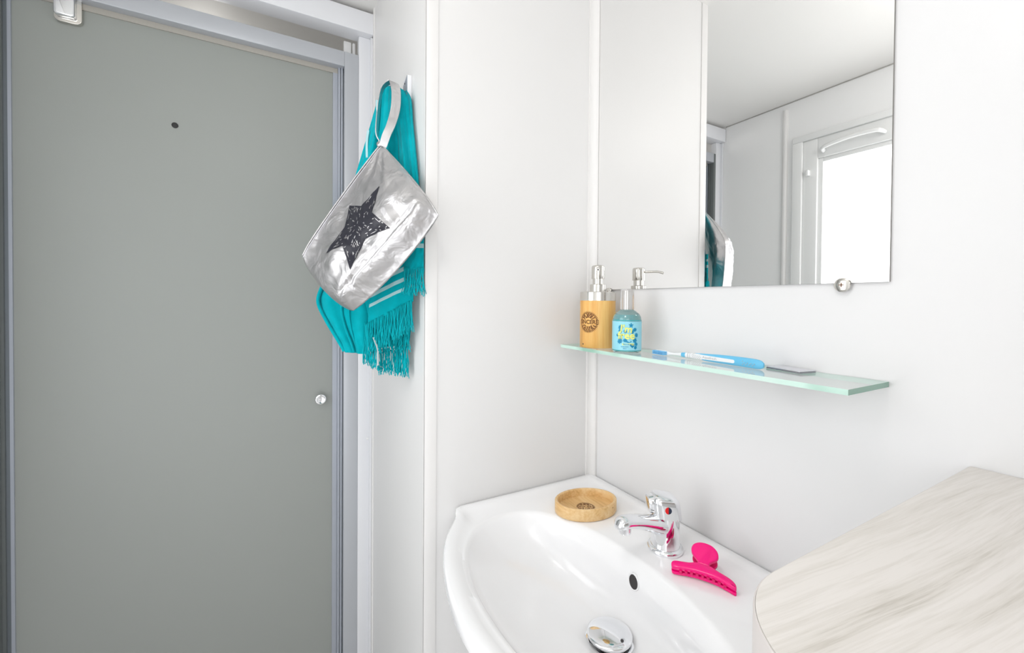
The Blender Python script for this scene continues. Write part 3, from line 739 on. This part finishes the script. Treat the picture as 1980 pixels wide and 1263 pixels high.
bm = BM(); lathe(bm, (qx, qy, qz), [(RP-.0005, .0662), (RP+.0003, .0664), (RP+.0003, .0682), (RP-.0005, .0685)], n=64, cap0=False, cap1=False); obj('shoulder_band', bm, M['liquid_edge'], pf, smooth=True)
bm = BM(); lathe(bm, (qx, qy, qz), [(RP-.0012, .0036), (RP+.0002, .0042), (RP+.0002, .0058), (RP-.0005, .0060)], n=64, cap0=False, cap1=False); obj('base_band', bm, M['liquid_edge'], pf, smooth=True)

# ------------------------------------------------------------------ toothbrush (lies on its side)
A0, A1 = V((.2560, -.0520, SZ)), V((.4820, -.0600, SZ)); TBD = (A1-A0).normalized(); TBN = V((TBD.y, -TBD.x, 0)); TBN = TBN if TBN.y < 0 else -TBN
tb = empty('toothbrush', (A0+A1)/2, 'light blue and white toothbrush lying on the glass shelf', 'toothbrush')
TL = (A1-A0).length
def tbf(u, zz, n): return A0+TBD*(u*TL)+V((0, 0, zz*.82))+TBN*n*.8
def brush_piece(segs, m, name, parent, steps=40, n=20, e=2.6):
    """segs: (u, z centre, half height, half thickness)"""
    bm = BM(); RR = []
    for k in range(steps+1):
        q = crom([V((a, b, c)) for a, b, c, d in segs], k/steps); d = crom([V((s[3], 0, 0)) for s in segs], k/steps).x
        ring = []
        for j in range(n):
            a = 2*pi*j/n; c, s = cos(a), sin(a); r = (abs(c)**e+abs(s)**e)**(-1/e)
            ring.append(tbf(q.x, q.y+q.z*r*s, d*r*c))
        RR.append(ring)
    rings(bm, RR); return obj(name, bm, m, parent, smooth=True, auto=60)
brush_piece([(.0, .0062, .0015, .002), (.015, .0062, .0048, .0028), (.08, .0062, .0060, .0030), (.14, .0062, .0055, .0030), (.18, .0064, .0034, .0030), (.24, .0070, .0028, .0030), (.29, .0078, .0040, .0036), (.31, .0080, .0048, .0042)], M['brush_white'], 'head', tb)
bm = BM()
for i in range(9):
    for j in range(3):
        c = tbf(.022+i*.0155, .0030+j*.0032, .003); lathe(bm, c, [(.0013, 0), (.0013, .0085), (.0008, .0092)], TBN, 6)
obj('bristles', bm, M['bristle_blue'], tb)
bm = BM()
brush_piece([(.305, .0080, .0050, .0044), (.33, .0082, .0056, .0046), (.345, .0083, .0058, .0046)], M['brush_blue'], 'grip_ring', tb, 8)
brush_piece([(.343, .0084, .0056, .0044), (.40, .0087, .0060, .0048), (.50, .0090, .0072, .0052), (.65, .0098, .0086, .0056), (.80, .0102, .0092, .0056), (.92, .0100, .0092, .0052), (.975, .0096, .0080, .0046), (1.0, .0092, .0040, .002)], M['brush_white'], 'handle', tb)
grip = brush_piece([(.44, .0100, .0058, .0030), (.52, .0092, .0076, .0055), (.65, .0098, .0091, .0060), (.80, .0102, .0097, .0061), (.92, .0100, .0097, .0058), (.975, .0096, .0086, .0051), (1.002, .0092, .0044, .0024)], M['brush_blue'], 'rubber_grip', tb)
def tbprint(x, y, z): return tbf(x, .0096+y, .0066+z)
bm = BM(); PP = []
for k in range(13): a = -pi/2+pi*k/12; PP.append((.785+.010*cos(a), .0035*sin(a)))
PP += [(.43, .0052), (.40, .0030), (.40, -.0030), (.43, -.0050)]
prism(bm, PP, -.006, 0, lambda x, y, z: tbf(x, .0096+y, .0064+z)); obj('white_inlay', bm, M['brush_white'], grip)
bm = text_polys('Aquafresh', .0070, lambda x, y, z: tbprint(.585+x/TL, y, z), .00015); obj('lettering', bm, M['grey_print'], grip)
bm = BM()
for i in range(16):
    lathe(bm, tbf(.425+(i % 5)*.018+.009*((i//5) % 2), .0062+(i//5)*.0024, .0050), [(.0006, 0), (.0006, .0018)], TBN, 8)
for i in range(9): lathe(bm, tbf(.86+(i % 4)*.025+.012*((i//4) % 2), .0068+(i//4)*.0030, .0050), [(.0007, 0), (.0007, .0016)], TBN, 8)
gd = obj('grip_dots', bm, M['grey_print'], grip); gd['kind'] = 'stuff'
for u in (.372, .392):
    brush_piece([(u, .0086, .0062, .0050), (u+.004, .0086, .0062, .0050)], M['grey_print'], 'groove', tb, 3)

# ------------------------------------------------------------------ slim metal case on the shelf
CC = [V((.4720, -.0360, 0)), V((.5280, -.0470, 0)), V((.5345, -.0135, 0)), V((.4785, -.0025, 0))]
cs = empty('metal_case', (.51, -.027, SZ), 'thin silver rectangular case lying beside the toothbrush', 'case')
for nm, z0, z1, mm in (('case_base', .0003, .0022, 'tin_dark'), ('case_lid', .0025, .0044, 'tin')):
    bm = BM(); prism(bm, [(p.x, p.y) for p in CC], SZ+z0, SZ+z1); obj(nm, bm, M[mm], cs, bevel=.0006)
bm = BM(); c0 = sum(CC, V())/4; prism(bm, [tuple((c0+(p-c0)*.96).xy) for p in CC], SZ+.0020, SZ+.0027); obj('case_seam', bm, M['dark'], cs)

# ------------------------------------------------------------------ wall hook
hk = empty('wall_hook', (-.118, YP, 1.76), 'slim white metal hook on the wall panel behind the towel', 'hook')
bm = BM(); box(bm, (-.140, YP-.0100, 1.737), (-.105, YP-.0002, 1.813)); obj('back_plate', bm, M['lacquer'], hk, bevel=.001)
bm = BM(); prism(bm, [(-.1395, 1.738), (-.1060, 1.738), (-.1060, 1.812), (-.1395, 1.800)], YP-.0112, YP-.0099, lambda x, y, z: V((x, z, y))); obj('front_plate', bm, M['silver_mid'], hk)
bm = BM(); tube(bm, [(-.118, YP-.004, 1.757), (-.118, YP-.022, 1.754), (-.118, YP-.036, 1.756), (-.118, YP-.041, 1.764)], .0038, 10); obj('peg', bm, M['lacquer'], hk, smooth=True)
for z in (1.80, 1.775):
    bm = BM(); lathe(bm, (-.124, YP-.0110, z), [(.002, 0), (.002, .0008)], (0, -1, 0), 12); obj('screw_head', bm, M['dark'], hk)

# ------------------------------------------------------------------ towel
FOLD_RIGHT = [((-0.1232, -0.4819, 1.7824), (-0.1132, -0.4641, 1.7789), 0.006), ((-0.1265, -0.4881, 1.7739), (-0.0983, -0.4605, 1.7622), 0.014), ((-0.1211, -0.4894, 1.7476), (-0.0853, -0.4602, 1.741), 0.018),
 ((-0.1091, -0.4898, 1.6959), (-0.0729, -0.460, 1.6899), 0.020), ((-0.0958, -0.4882, 1.6334), (-0.0539, -0.4594, 1.6266), 0.022), ((-0.0786, -0.49, 1.5649), (-0.0334, -0.4594, 1.5589), 0.024),
 ((-0.0676, -0.4925, 1.4995), (-0.0176, -0.4594, 1.4944), 0.024), ((-0.0604, -0.5019, 1.4298), (-0.0058, -0.4596, 1.4266), 0.022), ((-0.0729, -0.5154, 1.3739), (-0.005, -0.4596, 1.3774), 0.014)]
FOLD_MIDDLE = [((-0.1299, -0.5039, 1.788), (-0.1205, -0.4873, 1.7882), 0.004), ((-0.1338, -0.5112, 1.7808), (-0.1175, -0.4821, 1.7811), 0.016), ((-0.1357, -0.5154, 1.7534), (-0.1154, -0.479, 1.7537), 0.022),
 ((-0.1315, -0.5196, 1.6977), (-0.1033, -0.4795, 1.6959), 0.025), ((-0.1351, -0.5278, 1.6265), (-0.095, -0.4767, 1.6235), 0.026), ((-0.1412, -0.5412, 1.5315), (-0.0857, -0.4729, 1.5285), 0.028),
 ((-0.1481, -0.5567, 1.4129), (-0.0761, -0.4691, 1.4112), 0.03), ((-0.1467, -0.5567, 1.3181), (-0.0719, -0.464, 1.3184), 0.026), ((-0.1418, -0.5504, 1.2233), (-0.076, -0.4636, 1.2252), 0.016), ((-0.1363, -0.5421, 1.1841), (-0.0825, -0.4663, 1.1932), 0.006)]
FOLD_LEFT = [((-0.1629, -0.512, 1.781), (-0.145, -0.5004, 1.7811), 0.006), ((-0.1674, -0.5205, 1.7638), (-0.1436, -0.4983, 1.7642), 0.014), ((-0.1711, -0.528, 1.732), (-0.143, -0.4983, 1.7279), 0.02),
 ((-0.177, -0.5397, 1.6855), (-0.1372, -0.4995, 1.68), 0.024), ((-0.1829, -0.5514, 1.6426), (-0.1327, -0.5027, 1.6361), 0.028), ((-0.1946, -0.5633, 1.5951), (-0.1349, -0.5079, 1.5881), 0.03),
 ((-0.2108, -0.584, 1.5162), (-0.1366, -0.5131, 1.5103), 0.032), ((-0.2232, -0.6088, 1.4173), (-0.141, -0.5236, 1.4144), 0.034), ((-0.2339, -0.6303, 1.3307), (-0.1443, -0.5319, 1.3185), 0.03)]
ROLL_LEFT = [((-0.2225, -0.6302, 1.3364), (-0.1428, -0.5402, 1.2945), 0.030), ((-0.223, -0.6424, 1.2997), (-0.1406, -0.537, 1.2636), 0.034), ((-0.213, -0.6354, 1.2695), (-0.1382, -0.5397, 1.2304), 0.034),
 ((-0.1951, -0.6149, 1.2288), (-0.1375, -0.5432, 1.2056), 0.032), ((-0.1781, -0.5956, 1.191), (-0.1383, -0.5452, 1.1854), 0.028), ((-0.1737, -0.5883, 1.1743), (-0.1393, -0.5473, 1.1712), 0.022)]
HEM_PANEL = [((-0.079, -0.5253, 1.419), (-0.031, -0.4796, 1.45), 0.012), ((-0.0838, -0.5352, 1.3681), (-0.0237, -0.4781, 1.4051), 0.012), ((-0.0891, -0.546, 1.3171), (-0.0259, -0.4728, 1.3616), 0.012),
 ((-0.097, -0.5509, 1.274), (-0.0286, -0.4704, 1.3219), 0.011), ((-0.0976, -0.5529, 1.2399), (-0.0342, -0.4699, 1.2919), 0.008)]
SIDE_PANEL = [((-0.0223, -0.4886, 1.4478), (0.0082, -0.4608, 1.4463), 0.006), ((-0.0227, -0.4905, 1.4042), (0.0088, -0.4608, 1.4032), 0.006), ((-0.0256, -0.4928, 1.3607), (0.0095, -0.4608, 1.3579), 0.005)]
VD = CF.copy(); VD.z = 0; VD.normalize()             # towel folds face the open room
tw = empty('towel', (-.10, -.50, 1.79), 'turquoise fringed cotton towel hanging from the wall hook behind the bag', 'towel')
def loft(name, L, m, parent, rip=.003, k=3, seed=0, steps=60, n=56, e=2.3, hollow=False):
    bm = BM(); Ls = [V(a) for a, b, c in L]; Rs = [V(b) for a, b, c in L]; Ts = [V((c, 0, 0)) for a, b, c in L]
    uvs = []; RR = []
    for i in range(steps+1):
        t = i/steps; a, b, th = crom(Ls, t), crom(Rs, t), max(.001, crom(Ts, t).x)
        c = (a+b)/2; h = (b-a)/2; nrm = VD*-1
        ring = []
        for j in range(n):
            ph = 2*pi*j/n; co, si = cos(ph), sin(ph); r = (abs(co)**e+abs(si)**e)**(-1/e)
            x, y = r*co, r*si
            rp = rip*(sin(k*2.2*x+seed+1.5*t)+.5*sin(k*5.1*x+2*seed-3*t))*(abs(y)**.6)*(1 if y > 0 else .3)
            rp += .0018*noise.noise(V((x*3+seed, t*7, seed)))
            ring.append(c+h*x+nrm*(th*.5*y+(rp if y > 0 else -rp*.3)))
        RR.append(ring)
    vs = rings(bm, RR, cap1=not hollow)
    uvl = bm.loops.layers.uv.new('UVMap'); idx = {}
    for i, r in enumerate(vs):
        for j, v in enumerate(r): idx[v] = (j/n, i/steps)
    for f in bm.faces:
        for lp in f.loops: lp[uvl].uv = idx[lp.vert]
    return obj(name, bm, m, parent, smooth=True, auto=75)
loft('fold', FOLD_LEFT, M['towel'], tw, .007, 2, 1.3)
loft('fold', FOLD_MIDDLE, M['towel'], tw, .005, 2, .4)
loft('fold', FOLD_RIGHT, M['towel'], tw, .006, 2, 2.6)
loft('rolled_edge', ROLL_LEFT, M['towel'], tw, .004, 2, 3.4, e=2.6)
hem = loft('striped_hem', HEM_PANEL, M['towel_hem'], tw, .0015, 2, .9)
sidep = loft('side_hem', SIDE_PANEL, M['towel_side'], tw, .001, 2, .2)
# pale woven stripes on the left fold
def ribbon(bm, P, wdir, wd, th=.0012):
    P = [V(p) for p in P]; st = len(P)*8; RR = []
    for k in range(st+1):
        c = crom(P, k/st); w_ = wd(k/st) if callable(wd) else wd; W_ = wdir(k/st) if callable(wdir) else V(wdir)
        d = (crom(P, min(1, k/st+.01))-crom(P, max(0, k/st-.01))).normalized(); W_ = (W_-d*W_.dot(d)).normalized(); nn = d.cross(W_)*th
        RR.append([c-W_*w_/2-nn, c+W_*w_/2-nn, c+W_*w_/2+nn, c-W_*w_/2+nn])
    rings(bm, RR); return bm
side_dir = CR.copy()
def on_fold(L, s, q, out=.001):
    a, b, th = crom([V(l[0]) for l in L], q), crom([V(l[1]) for l in L], q), crom([V((l[2], 0, 0)) for l in L], q).x
    x = 2*s-1; return a.lerp(b, s)-VD*(th*.5*(1-abs(x)**2.3)**(1/2.3)+out)
for pts_ in ([(.06, .36), (.14, .42), (.24, .48), (.36, .55)], [(.08, .13), (.2, .18), (.36, .24)]):
    bm = BM(); ribbon(bm, [on_fold(FOLD_LEFT, s, q, .0022) for s, q in pts_], side_dir, .0050, .0010); obj('woven_stripe', bm, M['pale_stripe'], tw)
# hem lines on the rolled edge
bm = BM()
ra, rb = V((-.222, -.6424, 1.30)), V((-.1737, -.5883, 1.1743))
for s, rr_ in ((.06, .0042), (.22, .0016), (.34, .0012), (.50, .0030), (.64, .0012)):
    A_ = [crom([V(l[0]) for l in ROLL_LEFT], t)*(1-s)+crom([V(l[1]) for l in ROLL_LEFT], t)*s-VD*(.5*crom([V((l[2], 0, 0)) for l in ROLL_LEFT], t).x*.95) for t in (0.05, .25, .5, .75, .95)]
    tube(bm, A_, rr_, 8)
obj('seam_ridge', bm, M['towel'], tw, smooth=True)
# fringes: yarns hanging from the hems
def fringe(name, pa, pb, count, L0, L1, parent, rnd, back=0, curl=.006, spread=.004):
    bm = BM(); pa, pb = V(pa), V(pb)
    for i in range(count):
        t = (i+rnd.uniform(-.3, .3))/(count-1); p = pa.lerp(pb, t)-VD*back+VD*rnd.uniform(-.003, .003)
        L = L0+(L1-L0)*t+rnd.uniform(-.008, .006); clump = sin(i*.9)*spread
        q = [p+V((0, 0, .003)), p+V((0, 0, -.3*L))+CR*clump*.5+VD*rnd.uniform(-curl, curl)*.4, p+V((0, 0, -.65*L))+CR*(clump+rnd.uniform(-.003, .003))+VD*rnd.uniform(-curl, curl)*.7, p+V((0, 0, -L))+CR*(clump*1.3+rnd.uniform(-.005, .005))+VD*rnd.uniform(-curl, curl)]
        tube(bm, q, .0009, 5, 9)
    o = obj(name, bm, M['fringe'], parent, smooth=True); o['kind'] = 'stuff'; return o
rnd = random.Random(11)
fringe('fringe', (-.0976, -.5530, 1.2410), (-.0345, -.4730, 1.2925), 95, .072, .060, tw, rnd, .004)
fringe('fringe', (-.1063, -.5560, 1.2400), (-.0900, -.5340, 1.2250), 34, .085, .080, tw, rnd, .002)
fringe('fringe', (-.1180, -.5330, 1.2180), (-.0610, -.4730, 1.2350), 75, .050, .050, tw, rnd, -.004)
fringe('fringe', (-.1210, -.5300, 1.1800), (-.0950, -.4860, 1.1760), 60, .052, .050, tw, rnd, -.006)
fringe('fringe', (-.0940, -.4900, 1.1900), (-.0740, -.4700, 1.1900), 34, .060, .066, tw, rnd, 0)
fringe('fringe', (-.0250, -.4930, 1.3620), (.0088, -.4610, 1.3590), 48, .052, .052, tw, rnd, .001)
bm = BM(); ribbon(bm, [(-.0793, -.5442, 1.2133), (-.0744, -.5363, 1.1895), (-.0734, -.5362, 1.1750), (-.0754, -.5352, 1.1520)], VD+CR*.3, .006, .0003); obj('care_label', bm, M['tag'], tw)

# ------------------------------------------------------------------ silver pouch
BT, BR, BB, BL = V((-0.0834, -0.5274, 1.636)), V((0.0782, -0.4481, 1.4619)), V((-0.0454, -0.5921, 1.2668)), V((-0.1379, -0.6825, 1.3858))
bag = empty('pouch', (-.09, -.53, 1.64), 'silver metallic leather pouch with a scribbled black star hanging over the towel', 'bag')
bn = ((BL-BT).cross(BR-BT)).normalized()
if bn.dot(CF) > 0: bn = -bn
def bag_mid(s, t):
    # slightly bowed sides
    p = BT*(1-s)*(1-t)+BL*s*(1-t)+BR*(1-s)*t+BB*s*t
    cen = (BT+BR+BB+BL)/4
    e = .030*sin(pi*s)*(t-.5)*2*(.5 if t < .5 else 1.0)
    p = p+(BR-BT).normalized()*e*(.28 if t < .5 else .38)
    p = p+(BL-BT).normalized()*(.0125*sin(pi*t)**.8*s**4-.004*sin(pi*t)*(1-s)**4)
    p = p.lerp(cen, .030*abs(2*s-1)**7*max(0, 2*t-1)**5+.03*max(0, 2*s-1)**7*max(0, 1-2*t)**5)
    return p
def bag_th(s, t, side):
    es = max(0, 1-abs(2*s-1)**5.0)**.55
    prof = [V((.0015, 0, 0)), V((.006, 0, 0)), V((.014, 0, 0)), V((.022, 0, 0)), V((.030, 0, 0)), V((.036, 0, 0)), V((.040, 0, 0)), V((.040, 0, 0)), V((.033, 0, 0)), V((.0, 0, 0))]
    tt = 1-(1-t)**1.0
    h = max(0, crom(prof, tt).x)
    return h*es*(1 if side > 0 else .45)
def bag_wr(s, t):
    x, y = s*.32, t*.215
    d0 = sqrt(x*x+y*y)+1e-4; a0 = atan2(y, x)
    w1 = .0035*sin(a0*13+2*noise.noise(V((a0*3, d0*9, 1))))*exp(-d0/.085)*min(1, d0/.03)        # creases falling from the strap corner
    xr, yr = s*.32, (1-t)*.215; d1 = sqrt(xr*xr+yr*yr)+1e-4; a1 = atan2(yr, xr)
    w2 = .006*sin(a1*8+3*noise.noise(V((a1*2, d1*16, 5))))*exp(-d1/.055)*min(1, d1/.02)
    xb = (1-s)*.32; d2 = sqrt(xb*xb+yr*yr)+1e-4; a2 = atan2(yr, xb)
    w3 = .005*sin(a2*9+3*noise.noise(V((a2*2, d2*16, 9))))*exp(-d2/.06)*min(1, d2/.02)
    w4 = .0060*noise.noise(V((x*18, y*12, 3.3)))+.0016*noise.noise(V((x*60, y*34, 7.1)))
    w5 = .0060*sin((y*1.0+x*.12)*105+2*noise.noise(V((x*12, y*9, 2))))*max(0, (t-.45))*1.2    # long folds parallel to the base
    # gusset fold near the base
    w6 = -.009*exp(-((t-.83)/.020)**2)*(sin(pi*s)**.4)
    edge = min(1, 6*s, 6*(1-s), 8*t, 8*(1-t))
    return (w1+w2+w3+w4+w5+w6)*max(0, edge)
NSg, NTg = 110, 84
def bag_pt(s, t, side): 
    th = bag_th(s, t, side); return bag_mid(s, t)+bn*side*th+bn*(bag_wr(s, t) if side > 0 else -.6*bag_wr(s, t))
bm = BM()
G = {}
for side in (1, -1):
    for i in range(NSg+1):
        for j in range(NTg+1):
            if side < 0 and (i in (0, NSg) or j in (0, NTg)): G[side, i, j] = G[1, i, j]; continue
            G[side, i, j] = bm.verts.new(bag_pt(i/NSg, j/NTg, side))
    for i in range(NSg):
        for j in range(NTg):
            bm.faces.new((G[side, i, j], G[side, i+1, j], G[side, i+1, j+1], G[side, i, j+1]))
obj('pouch_body', bm, M['leather'], bag, smooth=True)
# zipper edge piping
bm = BM(); tube(bm, [bag_pt(s, .0, 1)+bn*.0010 for s in [k/12 for k in range(13)]], .0016, 8, 60); zp = obj('zip_piping', bm, M['leather'], bag, smooth=True)
bm = BM(); tube(bm, [bag_pt(s, .022, 1)+bn*.0006 for s in [k/12 for k in range(13)]], .0007, 6, 60); obj('stitching', bm, M['tin'], bag, smooth=True)
bm = BM(); tube(bm, [bag_pt(.006, t, 1) for t in [k/12 for k in range(13)]], .0013, 6, 60); obj('side_seam', bm, M['leather'], bag, smooth=True)
# strap loop
SA = [(-0.0860, -0.5350, 1.6300), (-0.0891, -0.5290, 1.6400), (-0.0916, -0.5332, 1.656), (-0.1014, -0.5291, 1.7024), (-0.11, -0.5239, 1.7416), (-0.1160, -0.5155, 1.7742), (-0.1130, -0.4991, 1.7905), (-0.0985, -0.4945, 1.7790), (-0.0890, -0.4925, 1.7535), (-0.0800, -0.496, 1.7142), (-0.0730, -0.5065, 1.6756), (-0.0728, -0.5175, 1.6474), (-0.0770, -0.5254, 1.6280)]
SA = [tuple(V(p)-VD*(.009 if 1 < k < 12 else .002)+V((0, 0, -.004 if 3 < k < 8 else 0))) for k, p in enumerate(SA)]
def strap_dir(t):
    # edge-on on the left leg, broad side to the room on the right leg
    f = max(0, min(1, (t-.42)/.25)); f = f*f*(3-2*f); return VD*(1-f)+CR*f+V((0, 0, .15))*f
bm = BM(); ribbon(bm, SA, strap_dir, lambda t: .015+.006*sin(pi*max(0, t-.5)*2), .0010); obj('strap', bm, M['leather'], bag, smooth=True, auto=40)
bm = BM(); lathe(bm, V((-.0835, -.5300, 1.6330))+bn*.004, [(.006, -.002), (.0065, 0), (.006, .002)], bn, 20); obj('strap_tab', bm, M['leather'], bag, smooth=True)
# star print: black ink with scribbled gaps
STAR = [(0.212, 0.41), (0.369, 0.552), (0.337, 0.809), (0.523, 0.676), (0.74, 0.788), (0.68, 0.517), (0.804, 0.393), (0.598, 0.331), (0.479, 0.181), (0.405, 0.374)]
def inside(p, P):
    c = False; n = len(P)
    for i in range(n):
        a, b = P[i-1], P[i]
        if (a[1] > p[1]) != (b[1] > p[1]) and p[0] < (b[0]-a[0])*(p[1]-a[1])/(b[1]-a[1])+a[0]: c = not c
    return c
# triangulated star as fine cells, draped on the pouch surface
bm = BM(); n = 10
poly = []
for i in range(n):
    a, b = V(STAR[i]), V(STAR[(i+1) % n])
    for k in range(6): poly.append(tuple(a.lerp(b, k/6)))
sv = [bm.verts.new((x, y, 0)) for x, y in poly]; bm.faces.new(sv)
bmesh.ops.triangulate(bm, faces=bm.faces)
for it in range(5):
    bmesh.ops.subdivide_edges(bm, edges=[e for e in bm.edges if e.calc_length() > .012], cuts=1, use_grid_fill=False)
    bmesh.ops.triangulate(bm, faces=bm.faces)
# scribble gaps: thin silver darts left free of ink
rs = random.Random(5)
for v in bm.verts:
    s, t = v.co.x, v.co.y; v.co = bag_pt(s, t, 1)+bn*.0006
st_o = obj('star_print', bm, M['star'], bag, smooth=True)
bm = BM()
cs_, ct_ = sum(p[0] for p in STAR)/10, sum(p[1] for p in STAR)/10
def dart(s0, t0, ang_, L, wd):
    P = []
    for k, (u, v_) in enumerate(((-1, 0), (-.3, 1), (.5, .8), (1, 0), (.4, -1), (-.4, -.8))):
        x = u*L; y = v_*wd; P.append((s0+(x*cos(ang_)-y*sin(ang_))/.32, t0+(x*sin(ang_)+y*cos(ang_))/.215))
    if not all(inside(p, STAR) for p in P): return
    vs = [bm.verts.new(bag_pt(a, b, 1)+bn*.0011) for a, b in P]; bm.faces.new(vs)
for k in range(520):
    s0, t0 = rs.uniform(.1, .95), rs.uniform(.1, .95)
    if not inside((s0, t0), STAR): continue
    base = atan2((t0-ct_)*.215, (s0-cs_)*.32)
    dart(s0, t0, base+rs.choice((0, 0, .3, -.3, .8)), rs.uniform(.0016, .0048), rs.uniform(.0005, .0013))
# long gaps that run beside the outline
for i in range(10):
    a, b = V(STAR[i]), V(STAR[(i+1) % 10]); c_ = V((cs_, ct_))
    for f in (.12,):
        a2, b2_ = a.lerp(c_, f), b.lerp(c_, f); q = a2.lerp(b2_, .3); r_ = a2.lerp(b2_, .75); d = V(((r_-q).x*.32, (r_-q).y*.215))
        dart(*(q.lerp(r_, .5)), atan2(d.y, d.x), d.length*.45, .0006)
obj('star_scribble', bm, M['leather'], st_o)

# ------------------------------------------------------------------ ceiling lamp, and unseen fill lamp added to brighten the shower
for nm, lx, ly, rr, lab in (('ceiling_lamp', .66, -.86, .10, 'round white ceiling lamp above the washbasin area'), ('shower_fill_lamp', -1.0, -.95, .08, 'unseen round fill lamp added on the ceiling inside the shower')):
    lp = empty(nm, (lx, ly, H), lab, 'lamp')
    bm = BM(); lathe(bm, (lx, ly, H-.001), [(rr*1.1, 0), (rr*1.1, -.012), (rr*1.0, -.016)], n=48); obj('lamp_housing', bm, M['pvc'], lp, smooth=True, auto=40)
    bm = BM(); lathe(bm, (lx, ly, H-.001), [(rr*.95, -.0165), (rr*.9, -.030), (rr*.6, -.042), (.01, -.046)], n=48); obj('diffuser', bm, M['lamp'], lp, smooth=True)
